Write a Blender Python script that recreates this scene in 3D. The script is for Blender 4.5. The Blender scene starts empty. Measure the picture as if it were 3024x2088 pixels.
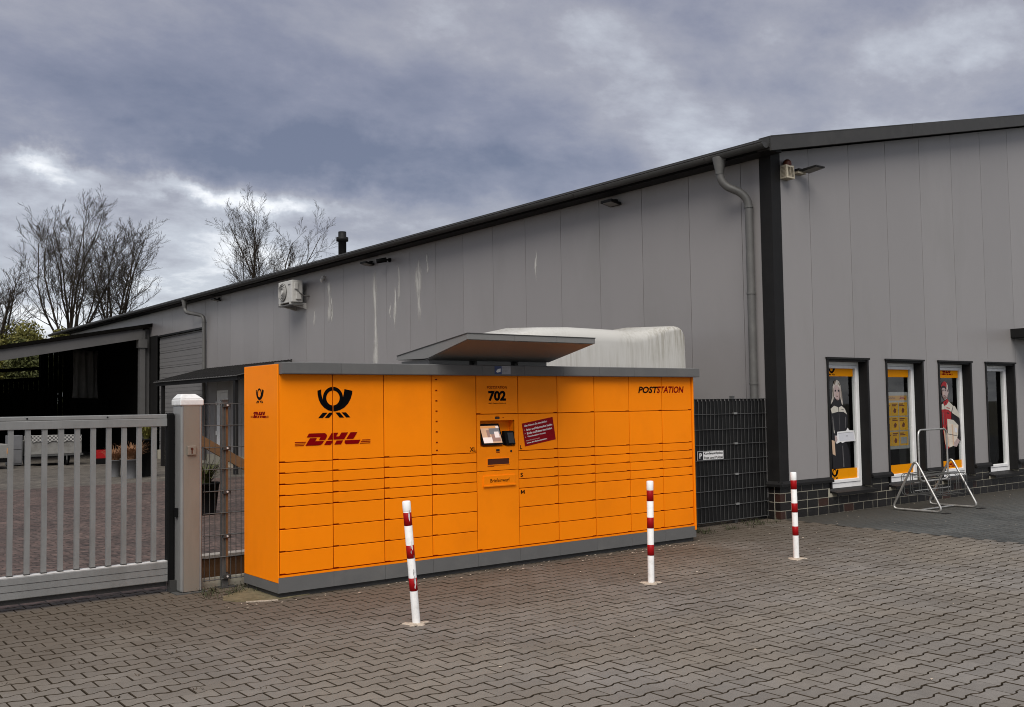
import bpy, bmesh, math, random
from mathutils import Vector, Matrix, Euler
R = math.radians
random.seed(7)
scene = bpy.context.scene
col = scene.collection

# ------------------------------------------------------------------ camera
cd = bpy.data.cameras.new('camera')
cam = bpy.data.objects.new('camera', cd); col.objects.link(cam)
YAW, PITCH, ROLL = 0.6575, 0.0525, -0.0152
F_ = Vector((math.sin(YAW)*math.cos(PITCH), math.cos(YAW)*math.cos(PITCH), math.sin(PITCH)))
R0 = Vector((math.cos(YAW), -math.sin(YAW), 0)); U0 = R0.cross(F_)
R_ = R0*math.cos(ROLL)+U0*math.sin(ROLL); U_ = -R0*math.sin(ROLL)+U0*math.cos(ROLL)
CAM = Vector((-3.701, -8.157, 1.639))
cam.matrix_world = Matrix(((R_.x, U_.x, -F_.x, CAM.x), (R_.y, U_.y, -F_.y, CAM.y), (R_.z, U_.z, -F_.z, CAM.z), (0, 0, 0, 1)))
cd.sensor_width = 36; cd.lens = 35.0; cd.clip_start = 0.05; cd.clip_end = 2000
scene.camera = cam
scene.view_settings.view_transform = 'Standard'
scene.view_settings.look = 'None'
scene.view_settings.exposure = 1.32
scene.view_settings.gamma = 1.0
scene.render.resolution_x = 1024; scene.render.resolution_y = 707
try:
    scene.cycles.use_denoising = True; scene.cycles.filter_width = 1.0
    scene.cycles.max_bounces = 6; scene.cycles.transparent_max_bounces = 8
except Exception: pass

# ------------------------------------------------------------------ world: broken overcast
SUN_EL, SUN_AZ = R(54), R(-138)          # azimuth measured from +Y towards +X
world = bpy.data.worlds.new('World'); scene.world = world; world.use_nodes = True
wn = world.node_tree.nodes; wl = world.node_tree.links
for n in list(wn): wn.remove(n)
def W(t, **kw):
    n = wn.new(t)
    for k, v in kw.items(): setattr(n, k, v)
    return n
def wm(op, a, b=None, c=None):
    n = W('ShaderNodeMath', operation=op)
    for i, v in enumerate((a, b, c)):
        if v is None: continue
        if isinstance(v, (int, float)): n.inputs[i].default_value = v
        else: wl.new(v, n.inputs[i])
    return n.outputs[0]
tc = W('ShaderNodeTexCoord')
sep = W('ShaderNodeSeparateXYZ'); wl.new(tc.outputs['Generated'], sep.inputs[0])
sx, sy, sz = sep.outputs
zc = wm('ADD', wm('MAXIMUM', sz, 0.0), 0.24)
comb = W('ShaderNodeCombineXYZ')
wl.new(wm('DIVIDE', sx, zc), comb.inputs[0]); wl.new(wm('DIVIDE', sy, zc), comb.inputs[1])
mp = W('ShaderNodeMapping'); wl.new(comb.outputs[0], mp.inputs[0])
mp.inputs['Rotation'].default_value = (0, 0, R(-35)); mp.inputs['Scale'].default_value = (1.25, 1.5, 1); mp.inputs['Location'].default_value = (3.1, 1.7, 0)
def wnoise(vec, scale, detail, rough, dist=0.0):
    n = W('ShaderNodeTexNoise'); wl.new(vec, n.inputs['Vector'])
    n.inputs['Scale'].default_value = scale; n.inputs['Detail'].default_value = detail
    n.inputs['Roughness'].default_value = rough; n.inputs['Distortion'].default_value = dist
    return n.outputs[0]
n1 = wnoise(mp.outputs[0], 0.75, 9, 0.52, 0.35)
n2 = wnoise(mp.outputs[0], 2.5, 13, 0.62, 0.1)
az = wm('ARCTAN2', sx, sy); el = wm('ARCSINE', sz)
nw = wnoise(mp.outputs[0], 1.6, 6, 0.55); nw2 = wnoise(tc.outputs['Generated'], 6.0, 7, 0.6)
azw = wm('ADD', az, wm('MULTIPLY', wm('SUBTRACT', nw, 0.5), 0.42))
elw = wm('ADD', el, wm('MULTIPLY', wm('SUBTRACT', nw2, 0.5), 0.14))
def blob(a0, e0, sa, se, amp):
    da = wm('DIVIDE', wm('SUBTRACT', azw, a0), sa); de = wm('DIVIDE', wm('SUBTRACT', elw, e0), se)
    s = wm('ADD', wm('MULTIPLY', da, da), wm('MULTIPLY', de, de))
    return wm('MULTIPLY', wm('EXPONENT', wm('MULTIPLY', s, -1.0)), amp)
v = wm('ADD', wm('MULTIPLY', wm('SUBTRACT', n1, 0.5), 1.0), wm('MULTIPLY', wm('SUBTRACT', n2, 0.5), 1.0))
v = wm('ADD', v, 0.475)
for b in [(0.19, 0.224, 0.07, 0.012, 0.46), (0.41, 0.203, 0.16, 0.013, 0.50), (0.25, 0.205, 0.10, 0.022, 0.10),
          (0.76, 0.355, 0.14, 0.03, 0.14), (1.06, 0.325, 0.07, 0.035, 0.26), (0.93, 0.29, 0.2, 0.05, 0.12),
          (0.40, 0.245, 0.30, 0.020, -0.26), (0.60, 0.235, 0.22, 0.035, -0.20), (0.42, 0.30, 0.3, 0.035, -0.12),
          (0.20, 0.37, 0.3, 0.03, -0.10), (0.24, 0.155, 0.25, 0.03, 0.10)]:
    v = wm('ADD', v, blob(*b))
hz = wm('MULTIPLY', wm('EXPONENT', wm('MULTIPLY', wm('MULTIPLY', el, el), -42.0)), 0.46)   # paler towards the horizon all round
v = wm('ADD', v, hz)
ramp = W('ShaderNodeValToRGB'); wl.new(v, ramp.inputs[0])
cr = ramp.color_ramp
stops = [(0.05, (0.145, 0.160, 0.228)), (0.34, (0.232, 0.240, 0.308)), (0.58, (0.345, 0.345, 0.392)), (0.82, (0.54, 0.56, 0.61)), (1.0, (0.92, 0.93, 0.95))]
while len(cr.elements) < len(stops): cr.elements.new(0.5)
for e, (p, c) in zip(cr.elements, stops): e.position = p; e.color = (*c, 1)
sky = W('ShaderNodeTexSky', sky_type='NISHITA'); sky.sun_disc = False
sky.sun_elevation = SUN_EL; sky.sun_rotation = SUN_AZ
mulc = W('ShaderNodeMix', data_type='RGBA', blend_type='MIX'); mulc.inputs['Factor'].default_value = 0.14
scl = W('ShaderNodeMix', data_type='RGBA', blend_type='MULTIPLY'); scl.inputs['Factor'].default_value = 1.0
scl.inputs['B'].default_value = (9.0, 9.0, 9.0, 1)
wl.new(ramp.outputs[0], scl.inputs['A'])
wl.new(scl.outputs['Result'], mulc.inputs['A']); wl.new(sky.outputs[0], mulc.inputs['B'])
bg = W('ShaderNodeBackground'); bg.inputs['Strength'].default_value = 0.0515
wl.new(mulc.outputs['Result'], bg.inputs['Color'])
wo = W('ShaderNodeOutputWorld'); wl.new(bg.outputs[0], wo.inputs[0])

sd = bpy.data.lights.new('sun', 'SUN'); sd.energy = 1.5; sd.angle = R(50); sd.color = (1.0, 0.96, 0.9)
so = bpy.data.objects.new('sun', sd); col.objects.link(so)
sdir = Vector((math.sin(SUN_AZ)*math.cos(SUN_EL), math.cos(SUN_AZ)*math.cos(SUN_EL), math.sin(SUN_EL)))
so.rotation_euler = sdir.to_track_quat('Z', 'Y').to_euler(); so.location = (-6, -12, 15)

# ------------------------------------------------------------------ materials
def newmat(name):
    m = bpy.data.materials.new(name); m.use_nodes = True
    return m, m.node_tree.nodes, m.node_tree.links, m.node_tree.nodes['Principled BSDF']
def mat(name, c, rough=0.6, metal=0.0, var=0.12, scale=6.0, bump=0.0, bscale=60.0, dirt=None, dirt_amt=0.0, dscale=1.5, spec=0.3, coat=0.0, stretch=(1, 1, 1)):
    m, n, l, p = newmat(name)
    p.inputs['Roughness'].default_value = rough; p.inputs['Metallic'].default_value = metal
    p.inputs['Specular IOR Level'].default_value = spec
    if coat: p.inputs['Coat Weight'].default_value = coat; p.inputs['Coat Roughness'].default_value = 0.2
    g = n.new('ShaderNodeNewGeometry')
    mpn = n.new('ShaderNodeMapping'); l.new(g.outputs['Position'], mpn.inputs[0]); mpn.inputs['Scale'].default_value = stretch
    t = n.new('ShaderNodeTexNoise'); l.new(mpn.outputs[0], t.inputs['Vector'])
    t.inputs['Scale'].default_value = scale; t.inputs['Detail'].default_value = 6; t.inputs['Roughness'].default_value = 0.6
    mr = n.new('ShaderNodeMapRange'); l.new(t.outputs[0], mr.inputs['Value'])
    mr.inputs['From Min'].default_value = 0.25; mr.inputs['From Max'].default_value = 0.75
    mr.inputs['To Min'].default_value = 1-var; mr.inputs['To Max'].default_value = 1+var
    mx = n.new('ShaderNodeMix'); mx.data_type = 'RGBA'; mx.blend_type = 'MULTIPLY'; mx.inputs['Factor'].default_value = 1
    mx.inputs['A'].default_value = (*c, 1); l.new(mr.outputs[0], mx.inputs['B'])
    out = mx.outputs['Result']
    if dirt:
        t2 = n.new('ShaderNodeTexNoise'); l.new(mpn.outputs[0], t2.inputs['Vector'])
        t2.inputs['Scale'].default_value = dscale; t2.inputs['Detail'].default_value = 8; t2.inputs['Roughness'].default_value = 0.65
        r2 = n.new('ShaderNodeMapRange'); l.new(t2.outputs[0], r2.inputs['Value'])
        r2.inputs['From Min'].default_value = 0.5; r2.inputs['From Max'].default_value = 0.72
        r2.inputs['To Min'].default_value = 0; r2.inputs['To Max'].default_value = dirt_amt
        m2 = n.new('ShaderNodeMix'); m2.data_type = 'RGBA'; l.new(r2.outputs[0], m2.inputs['Factor'])
        l.new(out, m2.inputs['A']); m2.inputs['B'].default_value = (*dirt, 1); out = m2.outputs['Result']
    l.new(out, p.inputs['Base Color'])
    if bump:
        t3 = n.new('ShaderNodeTexNoise'); l.new(mpn.outputs[0], t3.inputs['Vector']); t3.inputs['Scale'].default_value = bscale; t3.inputs['Detail'].default_value = 5
        bp = n.new('ShaderNodeBump'); bp.inputs['Strength'].default_value = bump; bp.inputs['Distance'].default_value = 0.004
        l.new(t3.outputs[0], bp.inputs['Height']); l.new(bp.outputs[0], p.inputs['Normal'])
        rr = n.new('ShaderNodeMapRange'); l.new(t3.outputs[0], rr.inputs['Value']); rr.inputs['To Min'].default_value = max(0.05, rough-0.1); rr.inputs['To Max'].default_value = min(1, rough+0.1)
        l.new(rr.outputs[0], p.inputs['Roughness'])
    return m
M = {}
M['orange'] = mat('orange_paint', (0.95, 0.240, 0.0004), 0.55, var=0.03, scale=2.0, bump=0.06, bscale=240, dirt=(0.72, 0.165, 0.002), dirt_amt=0.3, dscale=1.6, spec=0.12)
M['gapshade'] = mat('gap_shade', (0.22, 0.018, 0.001), 0.8, var=0.05, spec=0.05)  # shade and orange bounce inside the door gaps, painted as dark red
M['grey'] = mat('grey_powdercoat', (0.118, 0.117, 0.114), 0.55, var=0.05, bump=0.05, bscale=220, dirt=(0.2, 0.19, 0.17), dirt_amt=0.25)
M['louvre'] = mat('louvre_shade', (0.20, 0.17, 0.12), 0.6)
M['canopygrey'] = mat('light_grey_sheet', (0.185, 0.182, 0.175), 0.5, var=0.05, dirt=(0.14, 0.135, 0.125), dirt_amt=0.4)
M['darkslot'] = mat('dark_slot', (0.012, 0.011, 0.010), 0.5)
M['slotbrown'] = mat('slot_brown', (0.06, 0.012, 0.003), 0.5)
M['black'] = mat('black_print', (0.003, 0.003, 0.004), 0.6, var=0.02, spec=0.03)
M['red'] = mat('red_print', (0.205, 0.001, 0.003), 0.6, var=0.03, spec=0.03)
M['redtxt'] = mat('dark_red_print', (0.20, 0.012, 0.003), 0.6, var=0.02, spec=0.03)
M['sticker'] = mat('red_sticker', (0.21, 0.002, 0.006), 0.5, var=0.04, spec=0.1)
M['white'] = mat('white_print', (0.72, 0.71, 0.70), 0.4, var=0.03)
M['palepink'] = mat('pale_print', (0.62, 0.45, 0.43), 0.4, var=0.03)
M['panel'] = mat('hall_panel', (0.252, 0.238, 0.232), 0.42, metal=0.0, var=0.035, scale=0.7, bump=0.08, bscale=180, dirt=(0.208, 0.199, 0.187), dirt_amt=0.5, dscale=0.9, spec=0.5, stretch=(1, 1, 0.35))
for _m, _lo, _hi in ((M['panel'], 0.955, 1.045), (M['orange'], 0.965, 1.03)):
  _n = _m.node_tree.nodes; _l = _m.node_tree.links; _p = _n['Principled BSDF']
  _src = _p.inputs['Base Color'].links[0].from_socket; _oi = _n.new('ShaderNodeObjectInfo'); _mr = _n.new('ShaderNodeMapRange'); _l.new(_oi.outputs['Random'], _mr.inputs['Value']); _mr.inputs['To Min'].default_value = _lo; _mr.inputs['To Max'].default_value = _hi
  _mx = _n.new('ShaderNodeMix'); _mx.data_type = 'RGBA'; _mx.blend_type = 'MULTIPLY'; _mx.inputs['Factor'].default_value = 1; _l.new(_src, _mx.inputs['A']); _l.new(_mr.outputs[0], _mx.inputs['B']); _l.new(_mx.outputs['Result'], _p.inputs['Base Color'])
M['trim'] = mat('anthracite_trim', (0.0125, 0.012, 0.0118), 0.55, var=0.08, bump=0.04, bscale=150, dirt=(0.026, 0.025, 0.023), dirt_amt=0.3, spec=0.15)
M['roof'] = mat('roof_sheet', (0.048, 0.047, 0.0455), 0.55, var=0.08, dirt=(0.075, 0.072, 0.066), dirt_amt=0.4, spec=0.2)
M['gutter'] = mat('gutter_zinc', (0.052, 0.051, 0.049), 0.42, metal=0.25, var=0.1, dirt=(0.085, 0.08, 0.075), dirt_amt=0.4, dscale=3)
M['pipe'] = mat('downpipe_zinc', (0.125, 0.122, 0.115), 0.45, metal=0.25, var=0.08, dirt=(0.19, 0.185, 0.17), dirt_amt=0.4, dscale=3)
M['brick'] = mat('black_clinker', (0.012, 0.0105, 0.010), 0.45, var=0.35, scale=9, bump=0.3, bscale=70, spec=0.3)
M['brickred'] = mat('brown_clinker', (0.036, 0.016, 0.011), 0.5, var=0.3, scale=12, bump=0.3, bscale=70)
M['mortar'] = mat('mortar', (0.34, 0.315, 0.25), 0.95, var=0.22, scale=5, bump=0.4, bscale=90, dirt=(0.2, 0.18, 0.12), dirt_amt=0.5, dscale=2.5)
M['pvc'] = mat('white_pvc', (0.80, 0.795, 0.78), 0.35, var=0.03, dirt=(0.55, 0.54, 0.5), dirt_amt=0.3, dscale=5)
M['yellow'] = mat("yellow_film", (0.74, 0.27, 0.002), 0.5, var=0.03, spec=0.05)
M['alu'] = mat('mill_aluminium', (0.275, 0.275, 0.266), 0.45, metal=0.45, var=0.1, scale=10, bump=0.1, bscale=90, dirt=(0.18, 0.175, 0.16), dirt_amt=0.5, dscale=4, stretch=(1, 1, 0.3))
M['alu_top'] = mat('lit_pale_aluminium', (0.62, 0.61, 0.59), 0.6, metal=0.2, var=0.12, scale=14, dirt=(0.33, 0.31, 0.28), dirt_amt=0.8, dscale=9)  # pale tone paints in light off the gate beam's top; bolts share it
M['postface'] = mat('aluminium_post_face', (0.262, 0.230, 0.190), 0.42, metal=0.35, var=0.07, scale=3, bump=0.06, bscale=120, dirt=(0.17, 0.135, 0.10), dirt_amt=0.45, dscale=1.8, stretch=(2, 2, 0.4))  # brown reflection of the surroundings tinted into the aluminium colour
M['capwhite'] = mat('white_plastic_cap', (0.70, 0.70, 0.69), 0.35, var=0.05, dirt=(0.35, 0.34, 0.31), dirt_amt=0.5, dscale=9)
M['rubber'] = mat('black_rubber', (0.005, 0.005, 0.005), 0.7, spec=0.1)
M['galv'] = mat('galvanised_steel', (0.105, 0.106, 0.102), 0.45, metal=0.4, var=0.2, scale=25)
M['fencerod'] = mat('dark_grey_rod', (0.078, 0.078, 0.076), 0.45, metal=0.2, var=0.12, scale=8)
M['privacy'] = mat('privacy_strip', (0.009, 0.009, 0.009), 0.5, var=0.3, scale=5, spec=0.2, dirt=(0.018, 0.018, 0.017), dirt_amt=0.5)
M['steelpaint'] = mat('white_post_paint', (0.82, 0.81, 0.79), 0.5, var=0.04, scale=8, dirt=(0.5, 0.48, 0.43), dirt_amt=0.5, dscale=14)
M['redband'] = mat('red_band_foil', (0.30, 0.004, 0.006), 0.45, var=0.06, spec=0.15)
M['foot'] = mat('pale_concrete', (0.42, 0.35, 0.275), 0.95, var=0.3, scale=35, bump=0.8, bscale=120, dirt=(0.20, 0.165, 0.12), dirt_amt=0.9, dscale=24)
M['scuff'] = mat('scuff_grey', (0.30, 0.29, 0.28), 0.6, var=0.3, scale=40)
M['wood'] = mat('brown_timber', (0.15, 0.075, 0.032), 0.75, var=0.25, scale=6, bump=0.3, bscale=50, stretch=(0.3, 2, 2))
M['palewood'] = mat('weathered_board', (0.40, 0.36, 0.31), 0.8, var=0.2, scale=6, stretch=(0.4, 2, 2))
M['boxbeige'] = mat('beige_housing', (0.46, 0.41, 0.31), 0.5, var=0.08, dirt=(0.25, 0.21, 0.15), dirt_amt=0.5, dscale=9)
M['acwhite'] = mat('ac_housing', (0.50, 0.49, 0.46), 0.45, var=0.06, dirt=(0.3, 0.28, 0.24), dirt_amt=0.5, dscale=5)
M['dullwhite'] = mat('dull_white_panel', (0.22, 0.215, 0.20), 0.6, var=0.12, dirt=(0.12, 0.11, 0.095), dirt_amt=0.7, dscale=4)
M['acgrille'] = mat('ac_grille', (0.11, 0.105, 0.10), 0.5)
M['shedroof'] = mat('shed_fascia', (0.095, 0.092, 0.09), 0.6, var=0.1, dirt=(0.06, 0.058, 0.055), dirt_amt=0.5)
M['sheddark'] = mat('shed_interior_shade', (0.005, 0.0045, 0.004), 0.95, var=0.3, spec=0.02)  # near-black: the shade under the shed roof is put into the colour
M['tarp'] = mat('grey_tarp', (0.24, 0.23, 0.215), 0.7, var=0.12, scale=3)
M['doorgrey'] = mat('sectional_door_grey', (0.165, 0.16, 0.157), 0.5, var=0.05, bump=0.06, bscale=150)
M['potgrey'] = mat('grey_pot', (0.14, 0.14, 0.145), 0.7, var=0.12)
M['potblack'] = mat('black_pot', (0.006, 0.006, 0.006), 0.7, spec=0.1)
M['straw'] = mat('dry_grass', (0.26, 0.135, 0.07), 0.8, var=0.4, scale=9)
M['leafyellow'] = mat('yellow_green_leaf', (0.125, 0.118, 0.026), 0.7, var=0.5, scale=1.2)
M['leafgreen'] = mat('green_leaf', (0.060, 0.066, 0.018), 0.7, var=0.5, scale=2.0)
M['bark'] = mat('bark', (0.042, 0.034, 0.026), 0.9, var=0.35, scale=3, spec=0.1)
M['redplastic'] = mat('red_plastic', (0.30, 0.006, 0.008), 0.5)
M['screenglow'] = None
M['darkpave'] = None
M['inner'] = mat('interior_wall', (0.045, 0.043, 0.04), 0.8)
M['steeltube'] = mat('galvanised_tube', (0.50, 0.49, 0.46), 0.38, metal=0.75, var=0.2, scale=15, dirt=(0.22, 0.2, 0.17), dirt_amt=0.6, dscale=8)
M['skin'] = mat('printed_skin', (0.42, 0.32, 0.30), 0.4, var=0.22, scale=30)
M['hair'] = mat('printed_hair', (0.46, 0.42, 0.37), 0.4, var=0.45, scale=26, stretch=(1, 1, 0.25))
M['printdark'] = mat('printed_dark', (0.010, 0.009, 0.011), 0.4)
M['printcream'] = mat('printed_cream', (0.52, 0.49, 0.42), 0.4, var=0.12, scale=20)
M['printred'] = mat('printed_red', (0.33, 0.008, 0.012), 0.4, var=0.25, scale=25)
M['printbox'] = mat('printed_carton', (0.60, 0.53, 0.44), 0.4, var=0.15, scale=14)
M['printbox2'] = mat('printed_carton_side', (0.58, 0.40, 0.27), 0.4, var=0.12, scale=14)
M['paleenv'] = mat('printed_envelope', (0.60, 0.60, 0.63), 0.4, var=0.05)
M['hairdark'] = mat('printed_hair_shade', (0.16, 0.125, 0.095), 0.5, var=0.3, scale=40)
M['skindark'] = mat('printed_skin_shade', (0.20, 0.13, 0.115), 0.5, var=0.2, scale=40)
M['printfold'] = mat('printed_fold', (0.10, 0.095, 0.095), 0.5, var=0.3, scale=40)
M['boardgrey'] = mat('board_grey', (0.20, 0.20, 0.19), 0.5)
M['boardyel'] = mat('board_yellow', (0.42, 0.22, 0.004), 0.5, var=0.12, scale=8)
M['boardyel2'] = mat('board_dark_yellow', (0.30, 0.145, 0.004), 0.5, var=0.1)
M['boardink'] = mat('board_ink', (0.09, 0.018, 0.006), 0.5)

def trailer_mat():
    m, n, l, p = newmat('white_gelcoat')
    p.inputs['Roughness'].default_value = 0.42
    g = n.new('ShaderNodeNewGeometry')
    mp_ = n.new('ShaderNodeMapping'); l.new(g.outputs['Position'], mp_.inputs[0]); mp_.inputs['Scale'].default_value = (16, 16, 0.9)
    t = n.new('ShaderNodeTexNoise'); l.new(mp_.outputs[0], t.inputs[0]); t.inputs['Scale'].default_value = 1.6; t.inputs['Detail'].default_value = 8; t.inputs['Roughness'].default_value = 0.7
    t2 = n.new('ShaderNodeTexNoise'); l.new(g.outputs['Position'], t2.inputs[0]); t2.inputs['Scale'].default_value = 0.9; t2.inputs['Detail'].default_value = 3
    s = n.new('ShaderNodeSeparateXYZ'); l.new(g.outputs['Position'], s.inputs[0])
    a = n.new('ShaderNodeMapRange'); l.new(s.outputs[0], a.inputs['Value']); a.inputs['From Min'].default_value = 3.5; a.inputs['From Max'].default_value = 4.4
    b = n.new('ShaderNodeMapRange'); l.new(t.outputs[0], b.inputs['Value']); b.inputs['From Min'].default_value = 0.42; b.inputs['From Max'].default_value = 0.70
    c = n.new('ShaderNodeMapRange'); l.new(t2.outputs[0], c.inputs['Value']); c.inputs['From Min'].default_value = 0.35; c.inputs['From Max'].default_value = 0.6
    m1 = n.new('ShaderNodeMath'); m1.operation = 'MULTIPLY'; l.new(a.outputs[0], m1.inputs[0]); l.new(b.outputs[0], m1.inputs[1])
    m2_ = n.new('ShaderNodeMath'); m2_.operation = 'MULTIPLY'; l.new(m1.outputs[0], m2_.inputs[0]); l.new(c.outputs[0], m2_.inputs[1])
    hh = n.new('ShaderNodeMapRange'); l.new(s.outputs[2], hh.inputs['Value']); hh.inputs['From Min'].default_value = 1.75; hh.inputs['From Max'].default_value = 2.62; hh.inputs['To Min'].default_value = 0.12; hh.inputs['To Max'].default_value = 1.1
    m2 = n.new('ShaderNodeMath'); m2.operation = 'MULTIPLY'; m2.use_clamp = True; l.new(m2_.outputs[0], m2.inputs[0]); l.new(hh.outputs[0], m2.inputs[1])
    mx = n.new('ShaderNodeMix'); mx.data_type = 'RGBA'; l.new(m2.outputs[0], mx.inputs['Factor'])
    mx.inputs['A'].default_value = (0.50, 0.49, 0.455, 1); mx.inputs['B'].default_value = (0.17, 0.145, 0.09, 1)
    l.new(mx.outputs['Result'], p.inputs['Base Color'])
    return m
M['gelcoat'] = trailer_mat()

def glass_mat():
    m, n, l, p = newmat('window_glass')
    n.remove(p)
    o = n['Material Output']
    tr = n.new('ShaderNodeBsdfTransparent'); tr.inputs[0].default_value = (0.955, 0.965, 0.96, 1)
    gl = n.new('ShaderNodeBsdfGlossy'); gl.inputs['Roughness'].default_value = 0.02; gl.inputs['Color'].default_value = (0.9, 0.9, 0.9, 1)
    fr = n.new('ShaderNodeFresnel'); fr.inputs[0].default_value = 1.45
    gg = n.new('ShaderNodeNewGeometry'); nb = n.new('ShaderNodeMath'); nb.operation = 'SUBTRACT'; nb.inputs[0].default_value = 1.0; l.new(gg.outputs['Backfacing'], nb.inputs[1])
    ff = n.new('ShaderNodeMath'); ff.operation = 'MULTIPLY'; l.new(fr.outputs[0], ff.inputs[0]); l.new(nb.outputs[0], ff.inputs[1])
    mx = n.new('ShaderNodeMixShader'); l.new(ff.outputs[0], mx.inputs[0]); l.new(tr.outputs[0], mx.inputs[1]); l.new(gl.outputs[0], mx.inputs[2])
    l.new(mx.outputs[0], o.inputs[0])
    return m
M['glass'] = glass_mat()

def screen_mat():
    m, n, l, p = newmat('screen_surface')
    p.inputs['Base Color'].default_value = (0.02, 0.02, 0.02, 1); p.inputs['Roughness'].default_value = 0.15
    return m
M['screen'] = screen_mat()
def emit_mat(name, c, s):
    m, n, l, p = newmat(name)
    p.inputs['Base Color'].default_value = (*c, 1); p.inputs['Emission Color'].default_value = (*c, 1); p.inputs['Emission Strength'].default_value = s
    p.inputs['Roughness'].default_value = 0.2
    return m
M['scr_a'] = emit_mat('screen_beige', (0.55, 0.33, 0.20), 0.22)
M['scr_b'] = emit_mat('screen_grey', (0.16, 0.15, 0.15), 0.2)
M['scr_c'] = emit_mat('screen_white', (0.72, 0.60, 0.54), 0.25)
M['scr_d'] = emit_mat('screen_brown', (0.30, 0.17, 0.13), 0.2)
M['scr_e'] = emit_mat('screen_orange', (0.62, 0.27, 0.08), 0.22)

def streak_mat():
    m, n, l, p = newmat('lime_streak')
    p.inputs['Base Color'].default_value = (0.60, 0.585, 0.54, 1); p.inputs['Roughness'].default_value = 0.8
    g = n.new('ShaderNodeNewGeometry'); mp_ = n.new('ShaderNodeMapping'); l.new(g.outputs['Position'], mp_.inputs[0]); mp_.inputs['Scale'].default_value = (14, 14, 1.6)
    t = n.new('ShaderNodeTexNoise'); l.new(mp_.outputs[0], t.inputs[0]); t.inputs['Scale'].default_value = 1.4; t.inputs['Detail'].default_value = 6; t.inputs['Roughness'].default_value = 0.65
    at = n.new('ShaderNodeAttribute'); at.attribute_name = 'soft'
    mr = n.new('ShaderNodeMapRange'); l.new(t.outputs[0], mr.inputs['Value']); mr.inputs['From Min'].default_value = 0.26; mr.inputs['From Max'].default_value = 0.58
    mm = n.new('ShaderNodeMath'); mm.operation = 'MULTIPLY'; l.new(mr.outputs[0], mm.inputs[0]); l.new(at.outputs['Fac'], mm.inputs[1])
    l.new(mm.outputs[0], p.inputs['Alpha'])
    return m
M['streak'] = streak_mat()

def paver_mat(name, per_object):
    m, n, l, p = newmat(name)
    p.inputs['Specular IOR Level'].default_value = 0.3
    g = n.new('ShaderNodeNewGeometry'); pos = g.outputs['Position']
    def nz(s, d, r=0.6, off=0.0):
        t = n.new('ShaderNodeTexNoise'); l.new(pos, t.inputs[0]); t.inputs['Scale'].default_value = s; t.inputs['Detail'].default_value = d; t.inputs['Roughness'].default_value = r
        return t.outputs[0]
    def mrg(x, a, b, c, d):
        r = n.new('ShaderNodeMapRange'); l.new(x, r.inputs['Value'])
        for k, vv in zip(('From Min', 'From Max', 'To Min', 'To Max'), (a, b, c, d)): r.inputs[k].default_value = vv
        return r.outputs[0]
    def mth(op, a, b):
        k = n.new('ShaderNodeMath'); k.operation = op
        for i, x in enumerate((a, b)):
            if isinstance(x, (int, float)): k.inputs[i].default_value = x
            else: l.new(x, k.inputs[i])
        return k.outputs[0]
    if per_object:
        oi = n.new('ShaderNodeObjectInfo'); rnd = oi.outputs['Random']
    else:
        at = n.new('ShaderNodeAttribute'); at.attribute_name = 'rnd'; rnd = at.outputs['Fac']
    val = mth('MULTIPLY', mrg(rnd, 0, 1, 0.91, 1.09), mrg(nz(1.1, 5), 0.3, 0.7, 0.86, 1.10))
    val = mth('MULTIPLY', val, mrg(nz(160, 3, 0.7), 0.3, 0.7, 0.80, 1.2))
    val = mth('MULTIPLY', val, mrg(nz(22, 4), 0.3, 0.7, 0.93, 1.07))
    ca = n.new('ShaderNodeMix'); ca.data_type = 'RGBA'; ca.inputs['A'].default_value = (0.182, 0.160, 0.132, 1); ca.inputs['B'].default_value = (0.176, 0.162, 0.145, 1)
    l.new(mrg(nz(0.5, 3), 0.4, 0.6, 0, 1), ca.inputs['Factor'])
    cm = n.new('ShaderNodeMix'); cm.data_type = 'RGBA'; cm.blend_type = 'MULTIPLY'; cm.inputs['Factor'].default_value = 1
    l.new(ca.outputs['Result'], cm.inputs['A']); l.new(val, cm.inputs['B'])
    # damp brown soiling with orange bounce light painted in, patchy, more of it along the locker, gate and fence line (y > -1)
    s = n.new('ShaderNodeSeparateXYZ'); l.new(pos, s.inputs[0])
    near = mrg(s.outputs[1], -3.0, 0.0, 0.0, 1.0)
    d = mth('MULTIPLY', mrg(mth('ADD', nz(0.9, 8, 0.62), mth('MULTIPLY', near, 0.30)), 0.40, 0.74, 0, 1), mrg(near, 0, 1, 0.22, 0.85))
    c2 = n.new('ShaderNodeMix'); c2.data_type = 'RGBA'; l.new(d, c2.inputs['Factor']); l.new(cm.outputs['Result'], c2.inputs['A']); c2.inputs['B'].default_value = (0.078, 0.060, 0.042, 1)
    l.new(c2.outputs['Result'], p.inputs['Base Color'])
    l.new(mrg(nz(40, 4), 0.3, 0.7, 0.62, 0.92), p.inputs['Roughness'])
    b = n.new('ShaderNodeBump'); b.inputs['Strength'].default_value = 0.5; b.inputs['Distance'].default_value = 0.002; l.new(nz(220, 4, 0.7), b.inputs['Height']); l.new(b.outputs[0], p.inputs['Normal'])
    return m
M['paver'] = paver_mat('paver_concrete', True); M['paver_bulk'] = paver_mat('paver_concrete_bulk', False)

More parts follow.
